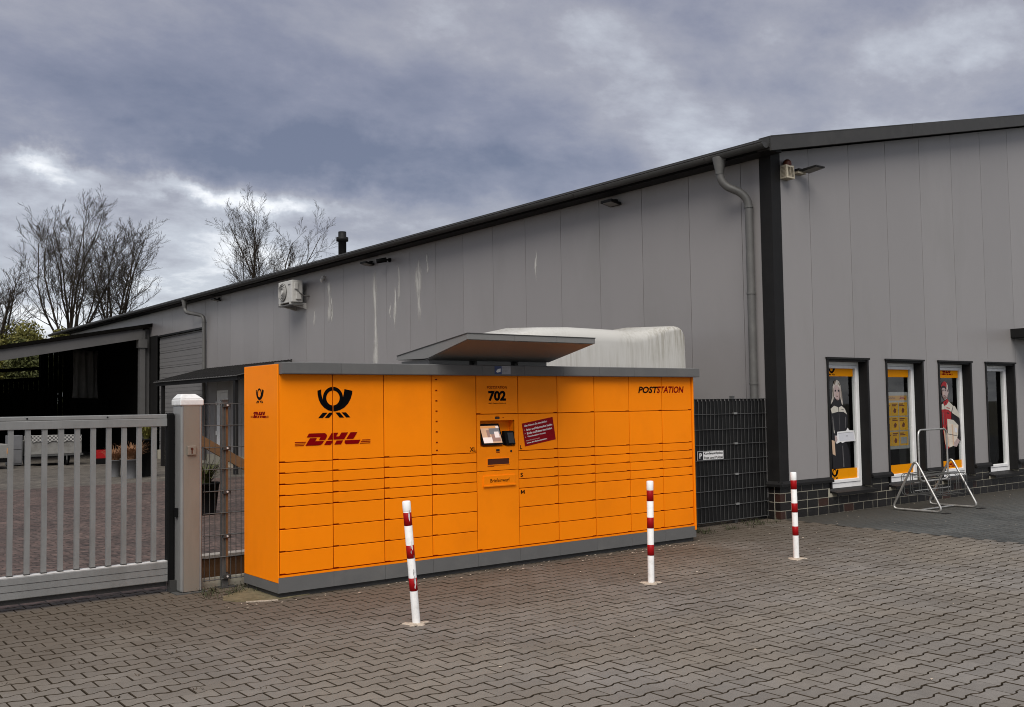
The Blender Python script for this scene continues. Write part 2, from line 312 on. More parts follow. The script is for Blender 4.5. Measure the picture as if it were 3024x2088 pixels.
def cell_mat(name, c1, c2, joint, sx_, sy_, rough=0.75, bumpd=0.004, spec=0.3, soil=None, speck=0.3, mott=30):
    m, n, l, p = newmat(name); p.inputs['Roughness'].default_value = rough; p.inputs['Specular IOR Level'].default_value = spec
    g = n.new('ShaderNodeNewGeometry')
    b = n.new('ShaderNodeTexBrick'); l.new(g.outputs['Position'], b.inputs['Vector'])
    b.inputs['Color1'].default_value = (*c1, 1); b.inputs['Color2'].default_value = (*c2, 1); b.inputs['Mortar'].default_value = (*joint, 1)
    b.inputs['Scale'].default_value = 1; b.inputs['Brick Width'].default_value = sx_; b.inputs['Row Height'].default_value = sy_; b.inputs['Mortar Size'].default_value = 0.006
    t = n.new('ShaderNodeTexNoise'); l.new(g.outputs['Position'], t.inputs[0]); t.inputs['Scale'].default_value = 1.1; t.inputs['Detail'].default_value = 9; t.inputs['Roughness'].default_value = 0.68
    r = n.new('ShaderNodeMapRange'); l.new(t.outputs[0], r.inputs['Value']); r.inputs['From Min'].default_value = 0.3; r.inputs['From Max'].default_value = 0.7; r.inputs['To Min'].default_value = 0.6; r.inputs['To Max'].default_value = 1.4
    mx = n.new('ShaderNodeMix'); mx.data_type = 'RGBA'; mx.blend_type = 'MULTIPLY'; mx.inputs['Factor'].default_value = 1
    l.new(b.outputs['Color'], mx.inputs['A']); l.new(r.outputs[0], mx.inputs['B'])
    t2 = n.new('ShaderNodeTexNoise'); l.new(g.outputs['Position'], t2.inputs[0]); t2.inputs['Scale'].default_value = mott; t2.inputs['Detail'].default_value = 6
    r2 = n.new('ShaderNodeMapRange'); l.new(t2.outputs[0], r2.inputs['Value']); r2.inputs['From Min'].default_value = 0.3; r2.inputs['From Max'].default_value = 0.7; r2.inputs['To Min'].default_value = 1-speck; r2.inputs['To Max'].default_value = 1+speck
    mx2 = n.new('ShaderNodeMix'); mx2.data_type = 'RGBA'; mx2.blend_type = 'MULTIPLY'; mx2.inputs['Factor'].default_value = 1
    l.new(mx.outputs['Result'], mx2.inputs['A']); l.new(r2.outputs[0], mx2.inputs['B'])
    res = mx2.outputs['Result']
    if soil:
        sp = n.new('ShaderNodeSeparateXYZ'); l.new(g.outputs['Position'], sp.inputs[0])
        q = n.new('ShaderNodeMath'); q.operation = 'MULTIPLY_ADD'; l.new(t.outputs[0], q.inputs[0]); q.inputs[1].default_value = 2.4; l.new(sp.outputs[1], q.inputs[2])
        k = n.new('ShaderNodeMapRange'); l.new(q.outputs[0], k.inputs['Value']); k.inputs['From Min'].default_value = soil[0]+1.2; k.inputs['From Max'].default_value = soil[1]+1.2; k.inputs['To Max'].default_value = 0.8
        m3 = n.new('ShaderNodeMix'); m3.data_type = 'RGBA'; l.new(k.outputs[0], m3.inputs['Factor']); l.new(res, m3.inputs['A']); m3.inputs['B'].default_value = (0.036, 0.029, 0.020, 1); res = m3.outputs['Result']
    l.new(res, p.inputs['Base Color'])
    bp = n.new('ShaderNodeBump'); bp.inputs['Strength'].default_value = 0.7; bp.inputs['Distance'].default_value = bumpd; bp.invert = True; l.new(b.outputs['Fac'], bp.inputs['Height']); l.new(bp.outputs[0], p.inputs['Normal'])
    return m
M['darkpave'] = cell_mat('dark_paving', (0.062, 0.066, 0.064), (0.074, 0.076, 0.072), (0.040, 0.037, 0.032), 0.2, 0.1, soil=(-1.1, 0.5))
M['yard'] = cell_mat('red_brown_paving', (0.105, 0.070, 0.058), (0.062, 0.046, 0.039), (0.022, 0.018, 0.014), 0.21, 0.105, speck=0.55, mott=12)
M['yardgrey'] = cell_mat('grey_yard_paving', (0.105, 0.092, 0.076), (0.085, 0.075, 0.062), (0.05, 0.043, 0.035), 0.21, 0.105, speck=0.4, mott=6)
M['paver_edge'] = mat('paver_edge_dirt', (0.046, 0.036, 0.026), 0.95, var=0.3, scale=25, spec=0.02)
M['sand'] = mat('joint_sand', (0.020, 0.0155, 0.011), 1.0, spec=0.02, var=0.35, scale=20, bump=0.4, bscale=200)
M['earth'] = mat('ground_earth', (0.09, 0.085, 0.06), 0.95, var=0.3, scale=1.0)
M['moss'] = mat('mossy_concrete', (0.13, 0.108, 0.062), 0.95, var=0.4, scale=16, bump=0.6, bscale=90, dirt=(0.06, 0.05, 0.02), dirt_amt=0.9, dscale=5)
M['weed'] = mat('weed_leaf', (0.035, 0.040, 0.015), 0.8, var=0.4, scale=30)
M['litter'] = mat('dry_litter', (0.062, 0.044, 0.028), 0.9, var=0.5, scale=50)
M['checker'] = None
def checker_mat():
    m, n, l, p = newmat('checked_cloth'); p.inputs['Roughness'].default_value = 0.9
    g = n.new('ShaderNodeNewGeometry'); c = n.new('ShaderNodeTexChecker'); l.new(g.outputs['Position'], c.inputs[0]); c.inputs['Scale'].default_value = 18
    c.inputs['Color1'].default_value = (0.34, 0.33, 0.31, 1); c.inputs['Color2'].default_value = (0.07, 0.07, 0.07, 1); l.new(c.outputs[0], p.inputs['Base Color'])
    return m
M['checker'] = checker_mat()

# ------------------------------------------------------------------ mesh helpers
class MB:
    def __init__(s): s.v = []; s.f = []; s.sm = []
    def box(s, x0, x1, y0, y1, z0, z1):
        b = len(s.v)
        s.v += [(x0, y0, z0), (x1, y0, z0), (x1, y1, z0), (x0, y1, z0), (x0, y0, z1), (x1, y0, z1), (x1, y1, z1), (x0, y1, z1)]
        for q in ((0, 3, 2, 1), (4, 5, 6, 7), (0, 1, 5, 4), (1, 2, 6, 5), (2, 3, 7, 6), (3, 0, 4, 7)): s.f.append(tuple(b+i for i in q)); s.sm.append(False)
        return s
    def hexa(s, p):   # 8 points, bottom 4 ccw then top 4
        b = len(s.v); s.v += [tuple(q) for q in p]
        for q in ((0, 3, 2, 1), (4, 5, 6, 7), (0, 1, 5, 4), (1, 2, 6, 5), (2, 3, 7, 6), (3, 0, 4, 7)): s.f.append(tuple(b+i for i in q)); s.sm.append(False)
        return s
    def prism(s, poly, axis, a, b_):   # poly in the two other axes, extruded from a to b_ along axis
        n = len(poly); b = len(s.v)
        def pt(u, w, k): return {'x': (k, u, w), 'y': (u, k, w), 'z': (u, w, k)}[axis]
        s.v += [pt(u, w, a) for u, w in poly]+[pt(u, w, b_) for u, w in poly]
        s.f.append(tuple(b+i for i in range(n))); s.f.append(tuple(b+n+i for i in reversed(range(n)))); s.sm += [False, False]
        for i in range(n):
            j = (i+1) % n; s.f.append((b+i, b+n+i, b+n+j, b+j)); s.sm.append(False)
        return s
    def poly(s, pts):
        b = len(s.v); s.v += [tuple(p) for p in pts]; s.f.append(tuple(range(b, b+len(pts)))); s.sm.append(False); return s
    def tube(s, pts, r, n=8, caps=True, closed=False):
        pts = [Vector(p) for p in pts]; m = len(pts); b = len(s.v)
        rs = r if isinstance(r, (list, tuple)) else [r]*m
        up = None
        for i, p in enumerate(pts):
            if closed: t = (pts[(i+1) % m]-pts[i-1])
            else: t = (pts[min(i+1, m-1)]-pts[max(i-1, 0)])
            t.normalize()
            if up is None:
                up = Vector((0, 0, 1)) if abs(t.z) < 0.9 else Vector((1, 0, 0))
            a = t.cross(up)
            if a.length < 1e-6: up = Vector((1, 0.3, 0)); a = t.cross(up)
            a.normalize(); c = a.cross(t).normalized(); up = c
            for k in range(n):
                w = 2*math.pi*k/n
                s.v.append(tuple(p+(a*math.cos(w)+c*math.sin(w))*rs[i]))
        for i in range(m if closed else m-1):
            i2 = (i+1) % m
            for k in range(n):
                k2 = (k+1) % n
                s.f.append((b+i*n+k, b+i*n+k2, b+i2*n+k2, b+i2*n+k)); s.sm.append(n > 4)
        if caps and not closed:
            e = len(s.v); s.v += s.v[b:b+n]+s.v[b+(m-1)*n:b+m*n]
            s.f.append(tuple(e+k for k in reversed(range(n)))); s.f.append(tuple(e+n+k for k in range(n))); s.sm += [False, False]
        return s
    def lathe(s, prof, c, n=24, ax='z'):   # prof: (r, h)
        b = len(s.v)
        for r, h in prof:
            for k in range(n):
                w = 2*math.pi*k/n; x, y = r*math.cos(w), r*math.sin(w)
                s.v.append({'z': (c[0]+x, c[1]+y, c[2]+h), 'x': (c[0]+h, c[1]+x, c[2]+y), 'y': (c[0]+x, c[1]+h, c[2]+y)}[ax])
        for i in range(len(prof)-1):
            for k in range(n):
                k2 = (k+1) % n; s.f.append((b+i*n+k, b+i*n+k2, b+(i+1)*n+k2, b+(i+1)*n+k)); s.sm.append(True)
        e = len(s.v); z_ = b+(len(prof)-1)*n; s.v += s.v[b:b+n]+s.v[z_:z_+n]
        s.f.append(tuple(e+k for k in reversed(range(n)))); s.f.append(tuple(e+n+k for k in range(n))); s.sm += [False, False]
        return s
    def mesh(s, name):
        me = bpy.data.meshes.new(name); me.from_pydata(s.v, [], s.f)
        me.polygons.foreach_set('use_smooth', s.sm); me.update(); return me
    def build(s, name, m, parent=None, bevel=0.0, seg=2, fix=True):
        me = s.mesh(name)
        if fix:
            bm = bmesh.new(); bm.from_mesh(me); bmesh.ops.recalc_face_normals(bm, faces=bm.faces); bm.to_mesh(me); bm.free()
        return link(name, me, m, parent, bevel, seg)
def link(name, me, m, parent=None, bevel=0.0, seg=2):
    if m is not None and not len(me.materials): me.materials.append(m)
    o = bpy.data.objects.new(name, me); col.objects.link(o)
    if parent is not None: setparent(o, parent)
    if bevel:
        b = o.modifiers.new('bevel', 'BEVEL'); b.width = bevel; b.segments = seg; b.limit_method = 'ANGLE'; b.angle_limit = R(40)
    return o
def wloc(o):
    t = Vector((0, 0, 0))
    while o is not None: t = t+Vector(o.location); o = o.parent
    return t
def setparent(o, p):
    o.parent = p; o.matrix_parent_inverse = Matrix.Translation(-wloc(p)) if p.type == 'EMPTY' else Matrix.Identity(4)
def tag(o, label=None, cat=None, group=None, kind=None):
    if label: o['label'] = label
    if cat: o['category'] = cat
    if group: o['group'] = group
    if kind: o['kind'] = kind
    return o
def empty(name, loc, label, cat, group=None):
    o = bpy.data.objects.new(name, None); col.objects.link(o); o.location = loc; o.empty_display_size = 0.2
    return tag(o, label, cat, group)
def arc(cx, cy, r, a0, a1, n): return [(cx+r*math.cos(a0+(a1-a0)*i/n), cy+r*math.sin(a0+(a1-a0)*i/n)) for i in range(n+1)]
def rounded(path, rad, n=5, closed=False):   # round the corners of a 3d polyline
    P = [Vector(p) for p in path]; out = []; m = len(P)
    for i, p in enumerate(P):
        if not closed and i in (0, m-1): out.append(p); continue
        a = P[i-1]; b = P[(i+1) % m]
        da = (a-p); db = (b-p); r = min(rad, da.length*0.45, db.length*0.45)
        p0 = p+da.normalized()*r; p1 = p+db.normalized()*r
        for k in range(n+1):
            t = k/n; out.append(p0*(1-t)**2+p*2*t*(1-t)+p1*t*t)
    return out
def text_mesh(s, offset=0.0, shear=0.0, space=1.0):
    cu = bpy.data.curves.new('txt', 'FONT'); cu.body = s; cu.offset = offset; cu.shear = shear; cu.space_character = space; cu.resolution_u = 3
    cu.fill_mode = 'FRONT'
    o = bpy.data.objects.new('txt', cu); col.objects.link(o)
    dg = bpy.context.evaluated_depsgraph_get()
    me = bpy.data.meshes.new_from_object(o.evaluated_get(dg))
    bpy.data.objects.remove(o); bpy.data.curves.remove(cu)
    return me
def text_pts(s, x0, x1, z0, z1, offset=0.0, shear=0.0, space=1.0):
    """letter outlines fitted to a rectangle; returns verts (u, w) and faces"""
    me = text_mesh(s, offset, shear, space)
    vs = [v.co.copy() for v in me.vertices]; fs = [tuple(p.vertices) for p in me.polygons]
    bpy.data.meshes.remove(me)
    xa, xb = min(v.x for v in vs), max(v.x for v in vs); ya, yb = min(v.y for v in vs), max(v.y for v in vs)
    return [(x0+(v.x-xa)/(xb-xa)*(x1-x0), z0+(v.y-ya)/(yb-ya)*(z1-z0)) for v in vs], fs
def flat(name, uv, fs, fn, m, parent, seams=None):
    """flat print laid on a surface; seams: list of (x, half gap) where the print is cut by a door joint"""
    me = bpy.data.meshes.new(name); me.from_pydata([fn(u, w) for u, w in uv], [], fs); me.update()
    bm = bmesh.new(); bm.from_mesh(me)
    for x, g in (seams or []):
        for sgn in (-1, 1):
            bmesh.ops.bisect_plane(bm, geom=bm.verts[:]+bm.edges[:]+bm.faces[:], plane_co=(x+sgn*g, 0, 0), plane_no=(1, 0, 0))
        kill = [f for f in bm.faces if abs(f.calc_center_median().x-x) < g]
        bmesh.ops.delete(bm, geom=kill, context='FACES')
    bm.to_mesh(me); bm.free()
    return link(name, me, m, parent)

# ------------------------------------------------------------------ ground
HX, HY = 7.74, 0.613          # warehouse corner
def sheet(name, x0, x1, y0, y1, z, m):
    o = MB().poly([(x0, y0, z), (x1, y0, z), (x1, y1, z), (x0, y1, z)]).build(name, m, fix=False)
    return tag(o, kind='structure')
g = sheet('ground', -700, 700, -300, 900, -0.03, M['earth'])
pave = sheet('pavement', -30, HX+0.02, -30, 1.22, -0.0062, M['sand'])
sheet('dark_pavement', HX+0.02, 40, -30, HY+0.05, -0.003, M['darkpave'])
sheet('yard', -30, HX, 1.22, 15.5, -0.006, M['yard'])
sheet('grey_yard', -30, HX, 15.5, 60, -0.006, M['yardgrey'])

# interlocking bone-shaped pavers
PL, PP = 0.2, 0.1312
def paver_mesh(name, inset=0.0028):
    wd, nr = 0.0758-0.0048, 0.0554-0.0048; hl = PL/2-0.0030; a, b = 0.030, 0.066
    top = [(-hl, -wd), (-hl+a-0.002, -wd), (-hl+b, -nr), (hl-b, -nr), (hl-a+0.002, -wd), (hl, -wd),
           (hl, wd), (hl-a+0.002, wd), (hl-b, nr), (-hl+b, nr), (-hl+a-0.002, wd), (-hl, wd)]
    ch = 0.0032; n = len(top)
    v = [(x*(1-ch/hl), y*(1-ch/wd), 0.0) for x, y in top]+[(x, y, -0.004) for x, y in top]+[(x, y, -0.020) for x, y in top]
    f = [tuple(range(n))]
    for r_ in range(2):
        for i in range(n):
            j = (i+1) % n; f.append((r_*n+i, (r_+1)*n+i, (r_+1)*n+j, r_*n+j))
    return v, f
pv, pf = paver_mesh('paver')
pme = bpy.data.meshes.new('paver'); pme.from_pydata(pv, [], pf); pme.materials.append(M['paver']); pme.materials.append(M['paver_edge'])
pme.polygons.foreach_set('material_index', [0]+[1]*(len(pf)-1))
bmx = bmesh.new(); bmx.from_mesh(pme); bmesh.ops.recalc_face_normals(bmx, faces=bmx.faces)
if bmx.faces[0].normal.z < 0: bmesh.ops.reverse_faces(bmx, faces=bmx.faces)
bmx.to_mesh(pme); bmx.free(); pf = [tuple(p.vertices) for p in pme.polygons]; pmi = [p.material_index for p in pme.polygons]
def project(p):
    d = Vector(p)-CAM; z = d.dot(F_)
    if z < 0.3: return None
    return (0.5+35/36*d.dot(R_)/z, 0.5-35/36*d.dot(U_)/z*1024/707, z)
X0P, Y0P = 0.215-0.1, -3.35
cells = []
for r_ in range(-40, 36):
    y = Y0P+r_*PP
    for c_ in range(-60, 48):
        x = X0P+c_*PL+(PL/2 if r_ % 2 else 0)
        if x > HX+0.06 or y > 1.18: continue
        if 0.08 < x < 5.25 and 0.12 < y < 0.7: continue
        q = project((x, y, 0))
        if q is None or q[0] < -0.12 or q[0] > 1.12 or q[1] > 1.16: continue
        if q[1] < 0.4: continue
        cells.append((q[2], x, y, q))
cells.sort()
inview = [c for c in cells if 0.005 < c[3][0] < 0.995 and c[3][1] < 0.985]
near_limit = inview[299][0]            # the 300 nearest stones in view are objects of their own
bv, bf, brnd, bmi = [], [], [], []
for q2, x, y, q in cells:
    dz = random.gauss(0, 0.0011); rz = random.gauss(0, 0.006); tx, ty = random.gauss(0, 0.006), random.gauss(0, 0.006)
    x += random.gauss(0, 0.0008); y += random.gauss(0, 0.0008)
    mtx = Matrix.Translation((x, y, dz)) @ Euler((tx, ty, rz)).to_matrix().to_4x4()
    brnd_v = random.random()
    if q2 <= near_limit and 0.005 < q[0] < 0.995 and q[1] < 0.985:
        o = bpy.data.objects.new('paver', pme); col.objects.link(o); o.parent = pave; o.matrix_basis = mtx
    else:
        b = len(bv); bv += [tuple(mtx @ Vector(p)) for p in pv]; bf += [tuple(b+i for i in f) for f in pf]; brnd += [brnd_v]*len(pf); bmi += pmi
bme = bpy.data.meshes.new('paver_field'); bme.from_pydata(bv, [], bf)
att = bme.attributes.new('rnd', 'FLOAT', 'FACE'); att.data.foreach_set('value', brnd)
bme.materials.append(M['paver_bulk']); bme.materials.append(M['paver_edge']); bme.polygons.foreach_set('material_index', bmi)
tag(link('paver_field', bme, None, pave), kind='stuff')

# ------------------------------------------------------------------ warehouse
hall = empty('warehouse', (HX, HY, 0), 'long low-pitched warehouse clad in grey wall panels with anthracite trim', 'warehouse')
HL, HWD = 38.2, 20.0
SL = 0.2087                                   # roof slope
def ztop(x): return 5.16+(x-HX)*SL            # underside of roof along the gable
WIN = [(8.93, 9.955), (10.47, 11.52), (12.02, 13.06), (13.58, 14.61)]
WZ0, WZ1 = 0.33, 2.262
PZ = 0.525                                    # bottom of the cladding
# gable wall panels with window cut-outs
seams = [HX+0.20, 8.625]+[8.625+1.012*i for i in range(1, 19)]+[HX+HWD]
for a, b in zip(seams[:-1], seams[1:]):
    a_, b_ = a+0.004, b-0.004
    prof = []
    xs = [a_, b_]
    for w0, w1 in WIN:
        for e in (w0, w1):
            if a_ < e < b_: xs.append(e)
    xs = sorted(set(xs)); bot = []
    for s0, s1 in zip(xs[:-1], xs[1:]):
        mid = (s0+s1)/2; zb = WZ1 if any(w0 < mid < w1 for w0, w1 in WIN) else PZ
        bot += [(s0, zb), (s1, zb)]
    out = []
    for p in bot:
        if not out or out[-1] != p: out.append(p)
    mid = HX+HWD/2
    def zt(x): return ztop(x) if x <= mid else ztop(2*mid-x)
    top = [(b_, zt(b_))]+([(mid, zt(mid))] if a_ < mid < b_ else [])+[(a_, zt(a_))]
    MB().prism(out+top, 'y', HY, HY+0.12).build('wall_panel', M['panel'], hall)
# side wall panels (x = HX)
ys = [HY+0.19, 1.15]+[1.15+1.0115*i for i in range(1, 38)]
ys = [y for y in ys if y < HY+HL]+[HY+HL]
GD = (22.5, 26.95, 4.215)     # sectional door opening
PD = (20.55, 21.5, 2.24)      # personnel door
for a, b in zip(ys[:-1], ys[1:]):
    a_, b_ = a+0.004, b-0.004; xs = [a_, b_]
    for (w0, w1, h) in (GD, PD):
        for e in (w0, w1):
            if a_ < e < b_: xs.append(e)
    xs = sorted(set(xs)); out = []
    for s0, s1 in zip(xs[:-1], xs[1:]):
        mid = (s0+s1)/2; zb = 0.30
        for (w0, w1, h) in (GD, PD):
            if w0 < mid < w1: zb = h
        for p in ((s0, zb), (s1, zb)):
            if not out or out[-1] != p: out.append(p)
    MB().prism(out+[(b_, 5.2), (a_, 5.2)], 'x', HX, HX+0.12).build('wall_panel', M['panel'], hall)
# inner lining behind the joints, far walls
inner = MB()
inner.box(HX+0.125, HX+0.14, HY+0.3, GD[0]-0.3, 0, 5.1); inner.box(HX+0.125, HX+0.14, GD[1]+0.3, HY+HL, 0, 5.1)
inner.box(HX+0.125, HX+0.14, GD[0]-0.3, GD[1]+0.3, GD[2]+0.1, 5.1)
inner.prism([(HX+0.3, 2.4), (HX+HWD, 2.4), (HX+HWD, 5.1), (HX+HWD/2, ztop(HX+HWD/2)-0.05), (HX+0.3, 5.1)], 'y', HY+0.125, HY+0.14)
inner.box(HX+HWD-0.1, HX+HWD, HY+0.2, HY+HL, 0, 5.1)
inner.box(HX+0.15, HX+HWD, HY+HL-0.12, HY+HL, 0, 5.1)
inner.box(HX+0.16, 16.2, HY+4.2, HY+4.3, 0, 3.0)
inner.box(HX+0.16, 16.2, HY+0.2, HY+4.2, 2.85, 2.95)
inner.box(HX+0.16, 16.2, HY+0.2, HY+4.2, -0.02, 0.01)
inner.box(16.1, 16.2, HY+0.16, HY+4.2, 0, 2.85)
inner.build('inner_wall', M['inner'], hall, fix=False)
# corner trim
tr = MB(); tr.box(HX-0.012, HX+0.20, HY-0.012, HY+0.002, 0.46, 5.20); tr.box(HX-0.012, HX+0.002, HY+0.0022, HY+0.19, 0.46, 5.20)
tr.build('corner_trim', M['trim'], hall)
MB().box(HX-0.014, HX, HY+HL-0.2, HY+HL+0.01, 0.3, 5.2).build('corner_trim', M['trim'], hall)
# window trims, frames, panes
def ring(mb, x0, x1, z0, z1, w, y0, y1, wb=None):
    wb = wb or w
    mb.box(x0, x0+w, y0, y1, z0, z1); mb.box(x1-w, x1, y0, y1, z0, z1)
    mb.box(x0+w, x1-w, y0, y1, z1-w, z1); mb.box(x0+w, x1-w, y0, y1, z0, z0+wb)
wins = []
for w0, w1 in WIN:
    t = MB()                                   # anthracite reveal
    t.box(w0-0.018, w0+0.022, HY-0.016, HY+0.2, WZ0+0.02, WZ1-0.002); t.box(w1-0.022, w1+0.025, HY-0.016, HY+0.2, WZ0+0.02, WZ1-0.002)
    t.box(w0+0.0225, w1-0.0225, HY-0.004, HY+0.2, WZ1-0.03, WZ1-0.003)
    t.box(w0-0.035, w1+0.045, HY-0.03, HY+0.01, WZ1-0.001, WZ1+0.026)
    wn_ = t.build('window', M['trim'], hall)
    yf = HY+0.135
    fx0, fx1, fz0, fz1 = w0+0.023, w1-0.023, WZ0+0.005, WZ1-0.031
    fr = MB(); ring(fr, fx0, fx1, fz0, fz1, 0.05, yf, yf+0.07, 0.075); fr.build('frame', M['pvc'], wn_, bevel=0.004)
    sa = MB(); ring(sa, fx0+0.052, fx1-0.052, fz0+0.077, fz1-0.052, 0.05, yf-0.012, yf+0.06, 0.05); sa.build('sash', M['pvc'], wn_, bevel=0.006)
    MB().box(fx0+0.101, fx1-0.101, yf+0.018, yf+0.026, fz0+0.126, fz1-0.101).build('pane', M['glass'], wn_)
    s = MB(); s.prism([(HY-0.10, WZ0-0.075), (HY-0.10, WZ0-0.03), (HY+0.14, WZ0+0.003), (HY+0.14, WZ0-0.02), (HY-0.085, WZ0-0.052), (HY-0.085, WZ0-0.075)], 'x', w0+0.02, w1+0.03)
    s.build('sill', M['trim'], wn_); wins.append((w0, w1, fx0+0.101, fx1-0.101, fz0+0.126, fz1-0.101, yf+0.016))
# plinth: mortar core and single clinker bricks
core = MB()
segs = []; px = HX+0.004
for w0, w1 in WIN: segs.append((px, w0-0.02)); px = w1+0.03
segs.append((px, HX+HWD-0.01))
for a, b in segs: core.box(a, b, HY+0.0025, HY+0.2, -0.02, 0.47)
for w0, w1 in WIN: core.box(w0-0.0199, w1+0.0299, HY+0.0026, HY+0.2, -0.02, 0.285)
core.box(HX+0.005, HX+0.2, HY+0.2001, HY+HL, -0.02, 0.3)
plinth = core.build('plinth', M['mortar'], hall)
CH, JT = 0.1215, 0.0120
def brick_mesh(L, D, m):
    me = MB().box(0, L, 0, D, 0, CH-JT).mesh('brick'); me.materials.append(m); return me
bmeshes = {(k, mm): brick_mesh(L, 0.09, M[mm]) for k, L in (('s', 0.2385), ('h', 0.1135)) for mm in ('brick', 'brickred')}
def setbrick(x, z, k, L=None, dy=0.0):
    mm = 'brickred' if (k == 'h' and random.random() < 0.45) or random.random() < 0.04 else 'brick'
    o = bpy.data.objects.new('brick', bmeshes[(k, mm)]); col.objects.link(o)
    if L: o.scale.x = L/(0.2385 if k == 's' else 0.1135)
    setparent(o, plinth); o.matrix_parent_inverse = Matrix.Identity(4)
    o.location = (x, HY-0.001+random.uniform(-0.0012, 0.0012)+dy, z)
random.seed(21)
for c_ in range(4):
    z = 0.002+c_*CH
    spans = [(HX+0.002, 15.6)]
    if c_ >= 2:
        spans = []; p = HX+0.002
        for w0, w1 in WIN: spans.append((p, w0-0.022)); p = w1+0.034
        spans.append((p, 15.6))
    for a, b in spans:
        x = a; first = True
        if c_ % 2 == 0 and a == HX+0.002: setbrick(x, z, 'h'); x += 0.1135+JT
        while x < b-0.04:
            k = 'h' if random.random() < 0.2 else 's'; L = 0.2385 if k == 's' else 0.1135
            if x+L > b: L = b-x; k = 's' if L > 0.14 else 'h'; setbrick(x, z, k, L)
            else: setbrick(x, z, k)
            x += L+JT
    for (y0, L) in (((HY+0.102, 0.2385), (HY+0.102+0.25, 0.2385)) if c_ % 2 else ((HY+0.102, 0.1135), (HY+0.227, 0.2385))):
        if c_ == 3 and False: continue
        if z+CH > 0.4 and y0 > HY+0.2: continue
        o = bpy.data.objects.new('brick', bmeshes[('s', 'brick')]); col.objects.link(o); setparent(o, plinth); o.matrix_parent_inverse = Matrix.Identity(4)
        o.scale.x = L/0.2385; o.rotation_euler.z = R(90); o.location = (HX+0.09, y0, z)
# drip flashing between windows
dps = [(HX-0.03, WIN[0][0]-0.0)]+[(WIN[i][1]+0.0, WIN[i+1][0]-0.0) for i in range(3)]+[(WIN[3][1], HX+HWD)]
for a, b in dps:
    d = MB(); d.prism([(HY-0.055, 0.455), (HY-0.055, 0.49), (HY-0.0125, 0.527), (HY+0.004, 0.527), (HY+0.004, 0.478), (HY-0.045, 0.47), (HY-0.045, 0.455)], 'x', a+0.002, b+(0.035 if a > HX else 0.012))
    d.build('drip_flashing', M['trim'], hall)
MB().prism([(HX-0.05, 0.455), (HX-0.05, 0.49), (HX-0.0125, 0.53), (HX+0.004, 0.53), (HX+0.004, 0.455)], 'y', HY-0.05, HY+0.25).build('drip_flashing', M['trim'], hall)
# roof
rt = 0.10
EX = HX-0.30
def roofz(x): return 5.275+(x-EX)*SL
mx_ = HX+HWD/2
rf = MB(); rf.prism([(EX, roofz(EX)-rt), (EX, roofz(EX)), (mx_, roofz(mx_)), (2*mx_-EX, roofz(EX)), (2*mx_-EX, roofz(EX)-rt), (mx_, roofz(mx_)-rt)], 'y', HY-0.235, HY+HL+2.0)
roof = rf.build('roof', M['roof'], hall)
# verge flashing in lengths with lapped joints
xa = EX-0.01; vl = [3.62, 2.7, 3.0, 3.0]
for L in vl:
    xb = min(xa+L, mx_)
    p = []
    for x in (xa, xb): p.append((x, roofz(x)+0.02))
    q = [(xb, roofz(xb)-0.175), (xa, roofz(xa)-0.175)]
    off = 0.003*(vl.index(L) % 2)
    MB().prism([p[0], p[1]]+q, 'y', HY-0.262-off, HY-0.236).build('verge_flashing', M['roof'], hall)
    MB().prism([p[0], p[1], (p[1][0], p[1][1]+0.012), (p[0][0], p[0][1]+0.012)], 'y', HY-0.265, HY-0.05).build('verge_cap', M['roof'], hall)
    xa = xb
MB().prism([(EX, roofz(EX)-0.175+0.02), (mx_, roofz(mx_)-0.175+0.02), (mx_, roofz(mx_)-rt), (EX, roofz(EX)-rt)], 'y', HY-0.234, HY-0.013).build('verge_soffit', M['roof'], hall)
# eaves edge lengths + gutter
yy = HY-0.235
while yy < HY+HL+2.0:
    ye = min(yy+3.0, HY+HL+2.0)
    MB().box(EX-0.016, EX-0.002, yy+0.003, ye-0.003, roofz(EX)-0.125, roofz(EX)+0.014).build('eaves_flashing', M['roof'], hall); yy = ye
gp = arc(EX-0.085, 5.205, 0.075, math.pi, 2*math.pi, 12); gi = arc(EX-0.085, 5.205, 0.068, 2*math.pi, math.pi, 12)
gt = MB(); gt.prism(gp+gi, 'y', HY-0.22, HY+HL+2.1); gt.sm = [False, False]+[True]*(len(gt.f)-2)
gt.tube([(EX-0.160, HY-0.22, 5.21), (EX-0.160, HY+HL+2.1, 5.21)], 0.010, 8)
gt.prism(arc(EX-0.085, 5.205, 0.0755, math.pi, 2*math.pi, 12), 'y', HY-0.226, HY-0.2195)
gut = gt.build('gutter', M['gutter'], hall)
for k in range(14):
    y = HY+0.8+k*2.9
    b = MB(); p = arc(EX-0.085, 5.205, 0.079, math.pi, 2*math.pi, 10)
    b.prism(p+list(reversed(arc(EX-0.085, 5.205, 0.0755, math.pi, 2*math.pi, 10))), 'y', y, y+0.03); b.build('bracket', M['gutter'], gut)
